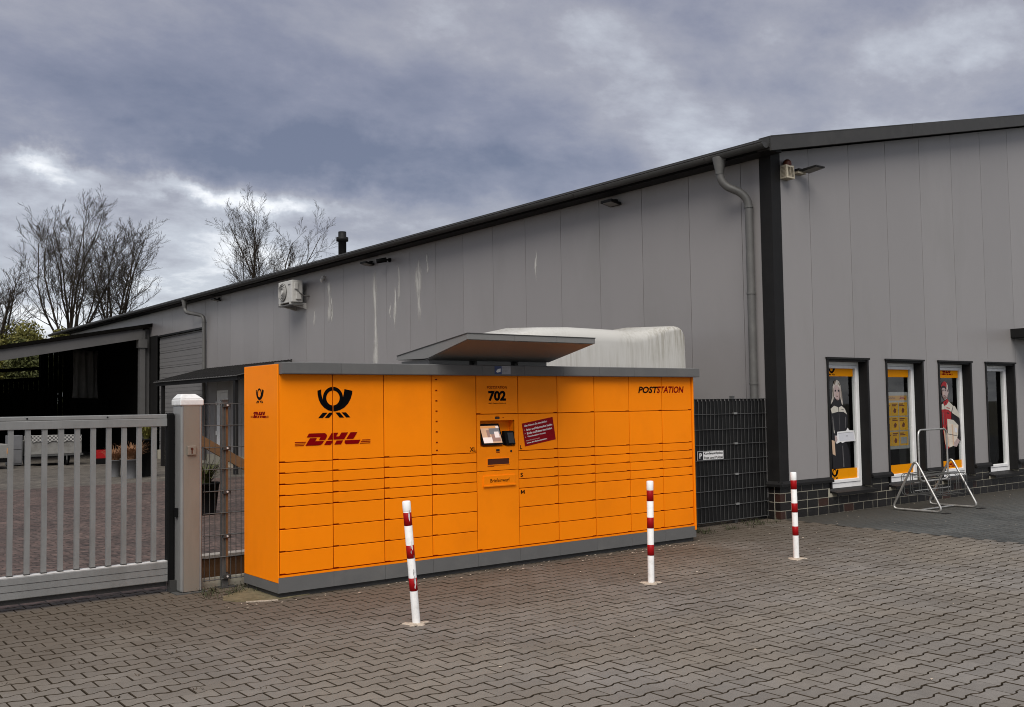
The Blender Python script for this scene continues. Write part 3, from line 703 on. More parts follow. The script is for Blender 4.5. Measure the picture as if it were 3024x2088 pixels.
# soffit purlin strip under the eaves
MB().box(EX+0.02, HX-0.002, HY-0.2, HY+HL, 5.12, 5.16).build('soffit', M['trim'], hall)
def downpipe(y_out, y_dn, zlow, clamps):
    px_ = HX-0.085; r_ = 0.058
    path = rounded([(EX-0.07, y_out, 5.16), (EX-0.07, y_out, 4.78), (px_, y_dn, 4.60), (px_, y_dn, zlow)], 0.19, 8)
    d = MB(); d.tube(path, r_, 14)
    dp = d.build('downpipe', M['pipe'], hall)
    f = MB(); f.lathe([(0.061, -0.20), (0.063, -0.15), (0.10, 0.03), (0.10, 0.045)], (EX-0.075, y_out, 5.12), 18); f.build('outlet_funnel', M['pipe'], dp)
    for z in clamps:
        c = MB(); c.lathe([(0.066, -0.012), (0.066, 0.012)], (px_, y_dn, z), 18); c.box(px_+0.05, HX+0.002, y_dn-0.01, y_dn+0.01, z-0.01, z+0.01); c.build('clamp', M['pipe'], dp)
downpipe(1.22, 0.945, 0.35, (4.43, 3.19, 1.9))
downpipe(23.2, 22.30, 0.10, (4.40, 2.6, 1.35))
# lime streaks running down the cladding
def streak(y, z0, z1, w, seed):
    rnd = random.Random(seed); n = 14; vs = []; fs = []; sf = []
    for i in range(n+1):
        t = i/n; z = z1+(z0-z1)*t; ww = 1.25*w*(0.7+0.3*math.sin(t*9+seed))*(0.35+0.65*min(1, t*5))*(min(1, (1-t)*4)*0.8+0.2)
        yc = y+0.02*math.sin(t*7+seed)+rnd.uniform(-0.008, 0.008)
        for k, u in enumerate((-1.2, -0.25, 0.25, 1.2)):
            vs.append((HX-0.0025, yc+u*ww/2, z)); sf.append((0.0, 1.0, 1.0, 0.0)[k]*min(1, t*8+0.15)*min(1, (1-t)*5))
    for i in range(n):
        for k in range(3): fs.append((i*4+k, i*4+k+1, i*4+k+5, i*4+k+4))
    me = bpy.data.meshes.new('lime_streak'); me.from_pydata(vs, [], fs)
    a = me.attributes.new('soft', 'FLOAT', 'POINT'); a.data.foreach_set('value', sf)
    link('lime_streak', me, M['streak'], hall)
for i, s in enumerate([(11.77, 2.0, 4.85, 0.21), (10.72, 3.9, 4.82, 0.10), (10.89, 3.35, 4.35, 0.13), (11.10, 3.6, 3.98, 0.07), (9.90, 3.42, 4.88, 0.22), (9.55, 4.45, 4.92, 0.09), (14.03, 3.7, 4.82, 0.22), (13.9, 3.7, 4.4, 0.1), (14.85, 3.7, 4.15, 0.10), (5.9, 3.9, 4.5, 0.06)]): streak(s[0], s[1], s[2], s[3], i+1)
# sectional door
dr = MB(); dr.box(HX+0.10, HX+0.13, GD[0]-0.1, GD[1]+0.1, 0, GD[2]+0.05); sdoor = dr.build('sectional_door', M['doorgrey'], hall)
k = 0.0
while k < GD[2]:
    MB().box(HX+0.075, HX+0.099, GD[0], GD[1], k+0.006, min(k+0.52, GD[2])-0.006).build('door_section', M['doorgrey'], sdoor, bevel=0.006)
    for j in (0.13, 0.26, 0.39):
        if k+j < GD[2]-0.05: MB().box(HX+0.068, HX+0.0745, GD[0]+0.01, GD[1]-0.01, k+j-0.055, k+j+0.055).build('door_rib', M['doorgrey'], sdoor)
    k += 0.52
MB().box(HX-0.012, HX+0.10, GD[1], GD[1]+0.83, 0, GD[2]+0.08).build('door_jamb', M['trim'], hall)
MB().box(HX-0.01, HX+0.10, GD[0]-0.02, GD[1]-0.002, GD[2], GD[2]+0.06).build('door_lintel', M['trim'], hall)
# white personnel door
pdm = MB(); ymid = (PD[0]+PD[1])/2
pdm.box(HX+0.02, HX+0.10, PD[0], PD[0]+0.07, 0, PD[2]); pdm.box(HX+0.02, HX+0.10, PD[1]-0.07, PD[1], 0, PD[2]); pdm.box(HX+0.02, HX+0.10, PD[0]+0.07, PD[1]-0.07, PD[2]-0.07, PD[2])
pdo = pdm.build('door', M['pvc'], hall)
MB().box(HX+0.01, HX+0.08, PD[0]+0.075, PD[1]-0.075, 0.04, PD[2]-0.075).build('door_leaf', M['pvc'], pdo, bevel=0.004)
MB().box(HX+0.002, HX+0.012, PD[0]+0.2, PD[1]-0.2, 0.25, PD[2]-0.25).build('door_infill', M['pvc'], pdo, bevel=0.003)
for z in (0.95, 1.85): MB().tube([(HX-0.005, PD[1]-0.04, z-0.06), (HX-0.005, PD[1]-0.04, z+0.06)], 0.025, 8).build('hinge', M['pvc'], pdo)
MB().box(HX-0.03, HX+0.01, PD[0]+0.10, PD[0]+0.13, 1.0, 1.12).build('handle', M['alu'], pdo)
# flue on the roof
fl = MB(); fl.lathe([(0.14, -0.6), (0.14, 0.45), (0.21, 0.47), (0.21, 0.60), (0.14, 0.62), (0.14, 0.80)], (12.75, 22.75, 7.0), 16); fl.build('flue', M['trim'], hall)
MB().lathe([(0.26, -0.75), (0.155, -0.02)], (12.75, 22.75, 7.0), 16).build('flue_collar', M['gutter'], hall)

# ------------------------------------------------------------------ window films and posters
def film(pts, y, name, m, parent): return flat(name, pts, [tuple(range(len(pts)))], lambda u, w: (u, y, w), m, parent)
DHL = [[(0.295, 1.42), (0.447, 1.42), (0.464, 1.413), (0.473, 1.397), (0.468, 1.382), (0.454, 1.358), (0.393, 1.358), (0.408, 1.386), (0.273, 1.386)], [(0.305, 1.378), (0.372, 1.378), (0.356, 1.35), (0.443, 1.35), (0.427, 1.326), (0.405, 1.314), (0.381, 1.312), (0.26, 1.312)], [(0.52, 1.42), (0.586, 1.42), (0.564, 1.386), (0.595, 1.386), (0.618, 1.42), (0.686, 1.42), (0.645, 1.359), (0.477, 1.359)], [(0.468, 1.349), (0.536, 1.349), (0.51, 1.313), (0.443, 1.313)], [(0.568, 1.349), (0.634, 1.349), (0.613, 1.313), (0.546, 1.313)], [(0.711, 1.42), (0.782, 1.42), (0.74, 1.36), (0.666, 1.36)], [(0.653, 1.349), (0.814, 1.349), (0.791, 1.313), (0.665, 1.313), (0.65, 1.323), (0.649, 1.336)], [(0.158, 1.348), (0.269, 1.348), (0.265, 1.341), (0.158, 1.341)], [(0.158, 1.333), (0.261, 1.333), (0.255, 1.327), (0.158, 1.327)], [(0.158, 1.319), (0.249, 1.319), (0.244, 1.313), (0.158, 1.313)], [(0.832, 1.349), (0.917, 1.349), (0.917, 1.342), (0.826, 1.342)], [(0.82, 1.335), (0.917, 1.335), (0.917, 1.328), (0.815, 1.328)], [(0.81, 1.32), (0.916, 1.32), (0.916, 1.313), (0.806, 1.313)]]
FEET = [[(0.431, 1.603), (0.479, 1.603), (0.433, 1.556), (0.387, 1.556)], [(0.496, 1.603), (0.539, 1.603), (0.495, 1.556), (0.451, 1.556)], [(0.558, 1.603), (0.602, 1.603), (0.646, 1.556), (0.601, 1.556)], [(0.62, 1.603), (0.666, 1.603), (0.711, 1.556), (0.668, 1.556)]]
HORN_O = [(0.381, 1.802), (0.382, 1.769), (0.393, 1.721), (0.414, 1.681), (0.446, 1.648), (0.484, 1.625), (0.524, 1.615), (0.558, 1.614), (0.602, 1.624), (0.647, 1.645), (0.688, 1.683), (0.715, 1.727), (0.731, 1.776), (0.733, 1.80), (0.651, 1.816), (0.647, 1.786), (0.636, 1.742)]
HORN_I = [(0.434, 1.722), (0.424, 1.747), (0.418, 1.778), (0.417, 1.813)]
RC = (0.535, 1.735)
def logo_dhl(fn, m, parent, seams=None):
    uv, fs = [], []
    for p in DHL: b = len(uv); uv += p; fs.append(tuple(range(b, b+len(p))))
    return flat('lettering', uv, fs, fn, m, parent, seams)
def logo_horn(fn, m, parent, seams=None):
    uv, fs = [], []
    a0 = math.atan2(1.742-RC[1], 0.636-RC[0]); a1 = math.atan2(1.722-RC[1], 0.434-RC[0])
    inner_ = arc(RC[0], RC[1], 0.098, a0, -(2*math.pi-a1) if a1 > 0 else a1, 20)
    p = HORN_O+inner_[1:-1]+HORN_I
    uv += p; fs.append(tuple(range(len(p))))
    for q in FEET: b = len(uv); uv += q; fs.append(tuple(range(b, b+len(q))))
    o = flat('emblem', uv, fs, fn, m, parent, seams)
    uv2, fs2 = [], []; n = 40
    for k in range(n):
        w = 2*math.pi*k/n; uv2 += [(RC[0]+0.1015*math.cos(w), RC[1]+0.1015*math.sin(w)), (RC[0]+0.0675*math.cos(w), RC[1]+0.0675*math.sin(w))]
    for k in range(n): fs2.append((2*k, 2*k+1, (2*k+3) % (2*n), (2*k+2) % (2*n)))
    flat('emblem_ring', uv2, fs2, lambda u, w: tuple(Vector(fn(u, w))+(Vector(fn(0, 0))-Vector(fn(0, 0)))), m, parent, seams)
    return o
def poster(name, loc, label): return empty(name, loc, label, 'poster')
# 1: woman
Yp = wins[0][6]-0.001
p1 = poster('window_poster', (9.5, Yp, 0.44), 'window film of a long-haired woman in black uniform holding letters, leftmost window')
film([(9.19, 2.18), (9.80, 2.18), (9.80, 2.01), (9.19, 2.01)], Yp-0.0006, 'top_band', M['yellow'], p1)
film([(9.055, 2.18), (9.19, 2.18), (9.19, 2.01), (9.055, 2.01)], Yp-0.0006, 'top_band', M['yellow'], p1)
film([(9.055, 0.62), (9.83, 0.617), (9.83, 0.463), (9.055, 0.463)], Yp-0.0006, 'bottom_band', M['yellow'], p1)
for k, zc_ in enumerate((2.098, 0.545)):
    sc_ = 0.55
    def fnh(u, w, zc_=zc_, sc_=sc_): return (9.262+(u-0.557)*sc_*0.9, Yp-0.0012, zc_+(w-1.69)*sc_)
    logo_horn(fnh, M['black'], p1)
W1 = [('skirt', 'printdark', [(9.217, 1.154), (9.277, 1.111), (9.295, 1.053), (9.32, 0.994), (9.475, 1.001), (9.561, 1.011), (9.64, 0.891), (9.668, 0.626), (9.216, 0.628), (9.206, 0.826)], 0.0010),
 ('jacket', 'printdark', [(9.21, 1.545), (9.407, 1.554), (9.561, 1.532), (9.627, 1.43), (9.626, 1.287), (9.571, 1.188), (9.62, 1.044), (9.212, 1.058), (9.211, 1.297), (9.198, 1.437)], 0.0014),
 ('hair', 'hair', [(9.213, 1.59), (9.247, 1.71), (9.269, 1.859), (9.322, 1.934), (9.372, 1.957), (9.428, 1.938), (9.467, 1.876), (9.496, 1.758), (9.521, 1.57), (9.486, 1.591), (9.462, 1.667), (9.455, 1.70), (9.30, 1.70), (9.264, 1.635)], 0.0018),
 ('face', 'skin', [(9.300, 1.842), (9.34, 1.884), (9.40, 1.87), (9.458, 1.809), (9.452, 1.708), (9.412, 1.65), (9.37, 1.651), (9.315, 1.684), (9.295, 1.759)], 0.0022),
 ('eye', 'printdark', [(9.312, 1.80), (9.352, 1.808), (9.354, 1.782), (9.316, 1.776)], 0.0026), ('eye', 'printdark', [(9.393, 1.806), (9.436, 1.80), (9.432, 1.775), (9.395, 1.78)], 0.0026),
 ('mouth', 'boardink', [(9.345, 1.715), (9.375, 1.708), (9.405, 1.718), (9.375, 1.696)], 0.0026), ('nose', 'printbox2', [(9.372, 1.765), (9.365, 1.735), (9.388, 1.735)], 0.0026),
 ('collar', 'printdark', [(9.264, 1.643), (9.30, 1.668), (9.369, 1.642), (9.419, 1.65), (9.455, 1.658), (9.479, 1.591), (9.554, 1.532), (9.407, 1.554), (9.21, 1.54)], 0.0026),
 ('yoke', 'printcream', [(9.198, 1.52), (9.288, 1.568), (9.392, 1.542), (9.395, 1.476), (9.226, 1.453)], 0.0030), ('yoke', 'printcream', [(9.409, 1.542), (9.478, 1.562), (9.56, 1.515), (9.613, 1.43), (9.529, 1.469), (9.409, 1.475)], 0.0030),
 ('envelope', 'white', [(9.344, 1.174), (9.57, 1.184), (9.616, 1.229), (9.657, 1.19), (9.779, 1.183), (9.814, 1.023), (9.547, 1.02), (9.475, 1.001), (9.419, 1.02), (9.32, 0.994), (9.295, 1.053), (9.278, 1.118), (9.34, 1.116)], 0.0034),
 ('envelope', 'paleenv', [(9.37, 1.15), (9.40, 1.16), (9.76, 1.16), (9.79, 1.03), (9.40, 1.035)], 0.0038),
 ('hand', 'skin', [(9.277, 1.12), (9.33, 1.105), (9.345, 1.05), (9.30, 1.0), (9.285, 1.04)], 0.0040),
 ('parcel_edge', 'printbox2', [(9.201, 1.054), (9.273, 1.041), (9.285, 0.818), (9.214, 0.846)], 0.0030), ('stripe', 'printcream', [(9.235, 1.36), (9.25, 1.34), (9.285, 1.15), (9.262, 1.16)], 0.0030)]
W1 += [('hair_strand', 'hairdark', [(9.30, 1.93), (9.36, 1.955), (9.33, 1.90), (9.30, 1.87)], 0.0042), ('hair_strand', 'hairdark', [(9.262, 1.80), (9.28, 1.84), (9.29, 1.72), (9.268, 1.66)], 0.0042), ('hair_strand', 'hairdark', [(9.470, 1.84), (9.488, 1.78), (9.50, 1.64), (9.484, 1.66)], 0.0042),
 ('hair_strand', 'hairdark', [(9.43, 1.92), (9.455, 1.88), (9.44, 1.86), (9.41, 1.90)], 0.0042), ('cheek_shade', 'skindark', [(9.44, 1.80), (9.458, 1.80), (9.452, 1.71), (9.415, 1.655), (9.425, 1.71)], 0.0044), ('neck_shade', 'skindark', [(9.335, 1.672), (9.412, 1.652), (9.38, 1.645), (9.35, 1.652)], 0.0044),
 ('brow', 'hairdark', [(9.312, 1.818), (9.352, 1.824), (9.352, 1.818), (9.314, 1.812)], 0.0044), ('brow', 'hairdark', [(9.393, 1.822), (9.436, 1.816), (9.436, 1.81), (9.393, 1.816)], 0.0044),
 ('fold', 'printfold', [(9.23, 1.40), (9.25, 1.41), (9.28, 1.22), (9.26, 1.20)], 0.0040), ('fold', 'printfold', [(9.56, 1.40), (9.585, 1.38), (9.565, 1.22), (9.55, 1.24)], 0.0040), ('fold', 'printfold', [(9.40, 1.46), (9.41, 1.46), (9.415, 1.2), (9.405, 1.2)], 0.0040), ('fold', 'printfold', [(9.46, 0.96), (9.48, 0.96), (9.50, 0.64), (9.47, 0.64)], 0.0040),
 ('zip', 'printdark', [(9.398, 1.55), (9.405, 1.55), (9.405, 1.475), (9.398, 1.475)], 0.0042), ('badge', 'printfold', [(9.47, 1.512), (9.53, 1.508), (9.53, 1.498), (9.47, 1.502)], 0.0042), ('address', 'printfold', [(9.56, 1.11), (9.61, 1.11), (9.61, 1.10), (9.56, 1.10)], 0.0044), ('envelope_edge', 'printfold', [(9.37, 1.152), (9.79, 1.164), (9.79, 1.160), (9.37, 1.148)], 0.0044)]
for nm, mm, pts, dy in W1: film(pts, Yp-dy, nm, M[mm], p1)
# 3: man in red cap
p3 = poster('window_poster', (12.6, Yp, 0.43), 'window film of a man in red cap and vest carrying parcels behind the bicycle stand')
film([(12.145, 2.178), (12.915, 2.178), (12.912, 2.003), (12.145, 2.003)], Yp-0.0006, 'top_band', M['yellow'], p3)
film([(12.145, 0.596), (12.935, 0.598), (12.935, 0.463), (12.145, 0.463)], Yp-0.0006, 'bottom_band', M['yellow'], p3)
for zc_ in (2.087, 0.525):
    def fnd(u, w, zc_=zc_): return (12.55+(u-0.5375)*0.54, Yp-0.0012, zc_+(w-1.366)*0.70)
    logo_dhl(fnd, M['red'], p3)
W3 = [('vest', 'printred', [(12.345, 1.465), (12.447, 1.471), (12.556, 1.459), (12.65, 1.414), (12.641, 1.291), (12.50, 1.25), (12.468, 1.15), (12.358, 1.15)], 0.0010),
 ('trousers', 'printred', [(12.36, 1.15), (12.47, 1.15), (12.56, 0.82), (12.511, 0.80), (12.428, 0.797)], 0.0012),
 ('arm', 'printdark', [(12.656, 1.403), (12.915, 1.311), (12.937, 1.189), (12.939, 0.926), (12.875, 0.928), (12.817, 0.995), (12.84, 1.2), (12.655, 1.29)], 0.0014),
 ('yoke', 'printcream', [(12.351, 1.551), (12.40, 1.569), (12.431, 1.525), (12.508, 1.546), (12.581, 1.603), (12.714, 1.529), (12.65, 1.421), (12.556, 1.459), (12.447, 1.471), (12.345, 1.465)], 0.0018),
 ('sleeve', 'printcream', [(12.724, 1.522), (12.769, 1.521), (12.861, 1.432), (12.928, 1.38), (12.916, 1.314), (12.668, 1.406)], 0.0018),
 ('face', 'skin', [(12.369, 1.806), (12.407, 1.863), (12.475, 1.856), (12.581, 1.798), (12.584, 1.747), (12.554, 1.711), (12.536, 1.654), (12.445, 1.622), (12.387, 1.676), (12.365, 1.748)], 0.0018),
 ('cap', 'printred', [(12.353, 1.863), (12.384, 1.914), (12.461, 1.946), (12.535, 1.921), (12.53, 1.85), (12.521, 1.827), (12.476, 1.863), (12.408, 1.874), (12.358, 1.845)], 0.0022),
 ('cap_side', 'printcream', [(12.535, 1.921), (12.566, 1.871), (12.568, 1.809), (12.521, 1.827), (12.53, 1.85)], 0.0022),
 ('cap_peak', 'printdark', [(12.36, 1.842), (12.408, 1.87), (12.476, 1.86), (12.52, 1.825), (12.51, 1.80), (12.45, 1.835), (12.38, 1.825)], 0.0026),
 ('hair', 'printdark', [(12.545, 1.80), (12.565, 1.805), (12.56, 1.755), (12.548, 1.77)], 0.0026),
 ('eye', 'printdark', [(12.392, 1.795), (12.425, 1.80), (12.425, 1.78), (12.395, 1.778)], 0.0026), ('eye', 'printdark', [(12.462, 1.798), (12.498, 1.795), (12.495, 1.775), (12.465, 1.777)], 0.0026),
 ('mouth', 'boardink', [(12.405, 1.70), (12.445, 1.706), (12.485, 1.702), (12.445, 1.687)], 0.0026), ('nose', 'printbox2', [(12.43, 1.77), (12.415, 1.73), (12.445, 1.73)], 0.0026),
 ('collar', 'printred', [(12.395, 1.59), (12.542, 1.646), (12.581, 1.603), (12.508, 1.546), (12.431, 1.525)], 0.0030),
 ('parcel', 'printbox', [(12.506, 1.307), (12.712, 1.281), (12.865, 1.191), (12.839, 1.006), (12.701, 0.847), (12.554, 0.82), (12.509, 1.05)], 0.0034),
 ('parcel_side', 'printbox2', [(12.374, 1.181), (12.509, 1.057), (12.554, 0.82), (12.414, 0.879)], 0.0034), ('parcel_top', 'printcream', [(12.506, 1.307), (12.712, 1.281), (12.865, 1.191), (12.60, 1.22)], 0.0038),
 ('hand', 'skin', [(12.705, 0.901), (12.815, 0.974), (12.896, 0.927), (12.783, 0.822), (12.692, 0.837)], 0.0038)]
W3 += [('cheek_shade', 'skindark', [(12.36, 1.80), (12.385, 1.80), (12.39, 1.70), (12.43, 1.64), (12.385, 1.675), (12.363, 1.75)], 0.0042), ('beard_shade', 'skindark', [(12.40, 1.69), (12.445, 1.68), (12.50, 1.70), (12.53, 1.66), (12.445, 1.625), (12.40, 1.66)], 0.0024), ('brow', 'hairdark', [(12.39, 1.812), (12.428, 1.818), (12.428, 1.810), (12.392, 1.806)], 0.0044), ('brow', 'hairdark', [(12.46, 1.816), (12.50, 1.812), (12.50, 1.804), (12.46, 1.808)], 0.0044),
 ('zip', 'printdark', [(12.442, 1.52), (12.449, 1.52), (12.449, 1.20), (12.442, 1.20)], 0.0032), ('pocket', 'printdark', [(12.50, 1.418), (12.58, 1.405), (12.58, 1.388), (12.50, 1.40)], 0.0032), ('badge', 'printred', [(12.50, 1.505), (12.60, 1.49), (12.60, 1.475), (12.50, 1.49)], 0.0032), ('fold', 'printfold', [(12.66, 1.43), (12.70, 1.50), (12.71, 1.495), (12.675, 1.42)], 0.0032), ('fold', 'printfold', [(12.37, 1.42), (12.39, 1.43), (12.40, 1.22), (12.38, 1.20)], 0.0032),
 ('tape', 'printbox2', [(12.64, 1.21), (12.68, 1.205), (12.70, 0.86), (12.66, 0.845)], 0.0042), ('parcel_shade', 'printfold', [(12.509, 1.057), (12.835, 1.01), (12.834, 1.0), (12.511, 1.045)], 0.0042), ('parcel_label', 'paleenv', [(12.74, 1.16), (12.82, 1.13), (12.81, 1.06), (12.735, 1.08)], 0.0042), ('collar_shade', 'printdark', [(12.425, 1.53), (12.45, 1.54), (12.50, 1.60), (12.49, 1.61)], 0.0034)]
for nm, mm, pts, dy in W3: film(pts, Yp-dy, nm, M[mm], p3)
# 2: plain bands and an info board inside
p2 = poster('window_poster', (11.0, Yp, 0.43), 'plain orange film bands at top and bottom of the window left of the bicycle stand')
film([(10.595, 2.175), (11.35, 2.177), (11.352, 2.007), (10.595, 2.007)], Yp-0.0006, 'top_band', M['yellow'], p2)
film([(10.595, 0.603), (11.395, 0.606), (11.395, 0.463), (10.595, 0.463)], Yp-0.0006, 'bottom_band', M['yellow'], p2)
ib = empty('notice_board', (11.05, Yp+0.02, 0.85), 'grey notice board with yellow leaflets hanging behind the second window', 'notice board')
yb = Yp+0.020
MB().box(10.62, 11.35, yb, yb+0.02, 0.852, 1.765).build('board', M['boardgrey'], ib)
def card(x0, x1, z0, z1, m, nm='leaflet', y=None): return film([(x0, z1), (x1, z1), (x1, z0), (x0, z0)], (y or yb)-0.001, nm, m, ib)
card(10.66, 11.315, 1.63, 1.71, M['boardyel2'], 'header')
for r_, (za, zb_) in enumerate(((1.385, 1.60), (1.15, 1.365), (0.905, 1.13))):
    for c_, (xa_, xb_) in enumerate(((10.66, 10.86), (10.865, 11.055), (11.075, 11.32))):
        card(xa_, xb_, za, zb_, M['boardyel'])
        for j in range(2): card(xa_+0.01, xa_+0.01+0.12+0.03*((r_+c_+j) % 2), zb_-0.035-0.025*j, zb_-0.02-0.025*j, M['boardink'], 'print', yb-0.001)
        if (r_, c_) == (2, 2): card(xa_+0.02, xb_-0.03, za+0.03, zb_-0.09, M['boardgrey'], 'print', yb-0.001)
        else:
            cx_, cz_ = (xa_+xb_)/2, za+0.08
            film([(cx_-0.05, cz_), (cx_-0.01, cz_+0.05), (cx_+0.04, cz_+0.02), (cx_+0.02, cz_-0.03), (cx_-0.03, cz_-0.035)], yb-0.002, 'print', M['boardink'], ib)
uv, fs = text_pts('Deutsche Post', 10.70, 10.98, 1.655, 1.69, 0.015); flat('lettering', uv, fs, lambda u, w: (u, yb-0.002, w), M['boardink'], ib)
logo_dhl(lambda u, w: (11.18+(u-0.5375)*0.25, yb-0.002, 1.672+(w-1.366)*0.35), M['red'], ib)
# 4: shelf inside
sh = empty('shelf_unit', (14.0, 2.0, 0.01), 'dim storage shelf seen through the rightmost window', 'shelf')
s = MB()
for x in (13.55, 14.35): s.box(x, x+0.03, 1.9, 2.3, 0.012, 1.95)
for z in (0.45, 0.85, 1.25, 1.6, 1.93): s.box(13.58, 14.35, 1.9, 2.3, z, z+0.03)
s.build('rack', M['boardgrey'], sh)
for i, z in enumerate((0.48, 0.88, 1.28, 1.63)):
    for j in range(3): MB().box(13.62+0.24*j, 13.80+0.24*j, 1.95, 2.2, z, z+0.17+0.05*((i+j) % 2)).build('carton', M[('tarp', 'boardgrey', 'printbox2')[(i+j) % 3]], sh)

# ------------------------------------------------------------------ things fixed to the warehouse
ac = empty('air_conditioner', (7.2, 15.5, 4.25), 'white air-conditioning outdoor unit on wall brackets under the eaves', 'air conditioner')
ax0, ax1, ay0, ay1, az0, az1 = 7.30, 7.60, 15.22, 16.03, 4.37, 4.935
MB().box(ax0, ax1, ay0, ay1, az0, az1).build('housing', M['acwhite'], ac, bevel=0.015)
gr = MB(); gr.lathe([(0.235, 0), (0.235, 0.012), (0.2, 0.02)], (ax0-0.021, ay0+0.53, (az0+az1)/2), 28, 'x'); gr.build('fan_grille', M['acgrille'], ac)
for rr in (0.06, 0.10, 0.14, 0.18, 0.22):
    MB().tube([(ax0-0.03, ay0+0.53+rr*math.cos(w), (az0+az1)/2+rr*math.sin(w)) for w in [2*math.pi*i/24 for i in range(24)]], 0.006, 6, closed=True).build('grille_ring', M['acwhite'], ac)
MB().lathe([(0.05, 0), (0.05, 0.014)], (ax0-0.042, ay0+0.53, (az0+az1)/2), 16, 'x').build('hub', M['acwhite'], ac)
MB().box(ax0+0.06, ax0+0.16, ay0-0.03, ay0, az0+0.33, az0+0.5).build('cable_cover', M['acwhite'], ac, bevel=0.01)
MB().box(ax0+0.10, ax0+0.24, ay0-0.05, ay0, az0+0.07, az0+0.26).build('valve_cover', M['acwhite'], ac, bevel=0.01)
MB().tube(rounded([(ax0+0.12, ay0-0.015, az0+0.33), (ax0+0.2, ay0-0.06, az0+0.22), (ax1+0.02, ay0-0.05, az0+0.16), (HX, ay0-0.1, az0+0.16)], 0.05), 0.018, 8).build('pipe', M['acgrille'], ac)
for y in (ay0+0.08, ay1-0.12):
    b = MB(); b.box(ax0-0.02, HX+0.001, y, y+0.04, az0-0.045, az0-0.002); b.hexa([(ax0+0.05, y, az0-0.07), (HX, y, az0-0.16), (HX, y+0.04, az0-0.16), (ax0+0.05, y+0.04, az0-0.07), (ax0+0.05, y, az0-0.045), (HX, y, az0-0.046), (HX, y+0.04, az0-0.046), (ax0+0.05, y+0.04, az0-0.045)]); b.build('bracket', M['acwhite'], ac)
MB().box(ax0-0.01, ax1+0.02, ay0, ay1, az0-0.075, az0-0.047).build('drip_tray', M['acgrille'], ac)
MB().box(ax0-0.004, ax0-0.0005, ay0+0.08, ay0+0.22, az0+0.44, az0+0.47).build('badge', M['acgrille'], ac)
def lamp(name, y, z, label):
    e = empty(name, (HX-0.12, y, z), label, 'wall light')
    MB().hexa([(HX-0.24, y-0.13, z-0.02), (HX-0.02, y-0.13, z-0.06), (HX-0.02, y+0.13, z-0.06), (HX-0.24, y+0.13, z-0.02), (HX-0.24, y-0.13, z+0.02), (HX-0.02, y-0.13, z-0.02), (HX-0.02, y+0.13, z-0.02), (HX-0.24, y+0.13, z+0.02)]).build('head', M['trim'], e)
    MB().hexa([(HX-0.22, y-0.10, z-0.028), (HX-0.05, y-0.10, z-0.060), (HX-0.05, y+0.10, z-0.060), (HX-0.22, y+0.10, z-0.028), (HX-0.22, y-0.10, z-0.02), (HX-0.05, y-0.10, z-0.05), (HX-0.05, y+0.10, z-0.05), (HX-0.22, y+0.10, z-0.02)]).build('lens', M['tarp'], e)
    MB().box(HX-0.06, HX+0.001, y-0.03, y+0.03, z-0.05, z+0.05).build('bracket', M['trim'], e)
lamp('wall_floodlight', 3.75, 4.99, 'flat floodlight under the eaves nearest the building corner')
lamp('wall_floodlight', 11.9, 4.98, 'flat floodlight under the eaves beside the dome camera')
lamp('wall_floodlight', 21.2, 5.02, 'flat floodlight under the eaves near the far downpipe')
cm_ = empty('security_camera', (HX-0.2, 11.1, 4.95), 'black bullet camera under the eaves above the white streaks', 'camera')
MB().tube([(HX-0.30, 11.18, 4.91), (HX-0.10, 11.08, 4.95)], [0.05, 0.055], 12).build('body', M['rubber'], cm_)
MB().tube([(HX-0.12, 11.09, 4.95), (HX+0.001, 11.09, 4.95)], 0.02, 8).build('arm', M['rubber'], cm_); MB().lathe([(0.05, -0.03), (0.05, 0.001)], (HX, 11.09, 4.95), 14, 'x').build('base', M['rubber'], cm_)
ms = empty('motion_sensor', (HX-0.04, 14.3, 4.88), 'small pale motion sensor right of the air conditioner', 'sensor')
MB().box(HX-0.06, HX+0.001, 14.26, 14.34, 4.86, 4.95).build('base', M['acwhite'], ms, bevel=0.01); MB().lathe([(0.02, -0.08), (0.045, -0.04), (0.045, 0.0), (0.02, 0.03)], (HX-0.07, 14.3, 4.87), 12).build('dome', M['acwhite'], ms)
al = empty('alarm_siren', (8.03, HY, 4.81), 'beige louvred alarm siren box with dark red beacon near the corner', 'siren')
sx0, sx1, sz0, sz1 = 7.950, 8.125, 4.81, 5.005
MB().hexa([(sx0, HY-0.13, sz0), (sx1, HY-0.13, sz0), (sx1, HY+0.001, sz0), (sx0, HY+0.001, sz0), (sx0, HY-0.115, sz1), (sx1, HY-0.115, sz1), (sx1, HY+0.001, sz1), (sx0, HY+0.001, sz1)]).build('housing', M['boxbeige'], al, bevel=0.006)
for j in range(2):
    for i in range(8): MB().box(sx0+0.026+0.068*j, sx0+0.078+0.068*j, HY-0.1315, HY-0.112, sz0+0.03+i*0.018, sz0+0.037+i*0.018).build('louvre', M['louvre'], al)
for i in range(8): MB().box(sx0-0.003, sx0+0.01, HY-0.10, HY-0.03, sz0+0.03+i*0.018, sz0+0.037+i*0.018).build('louvre', M['louvre'], al)
MB().lathe([(0.062, 0), (0.062, 0.03), (0.055, 0.06), (0.03, 0.085), (0.005, 0.092)], ((sx0+sx1)/2, HY-0.065, sz1), 18).build('beacon', M['slotbrown'], al)
fl2 = empty('floodlight', (8.7, HY, 4.95), 'slim floodlight on a short arm right of the alarm siren', 'floodlight')
MB().box(8.26, 8.44, HY-0.09, HY+0.001, 4.925, 4.960).build('arm', M['boxbeige'], fl2, bevel=0.004); MB().box(8.25, 8.40, HY-0.11, HY-0.03, 4.961, 4.99).build('driver', M['trim'], fl2)
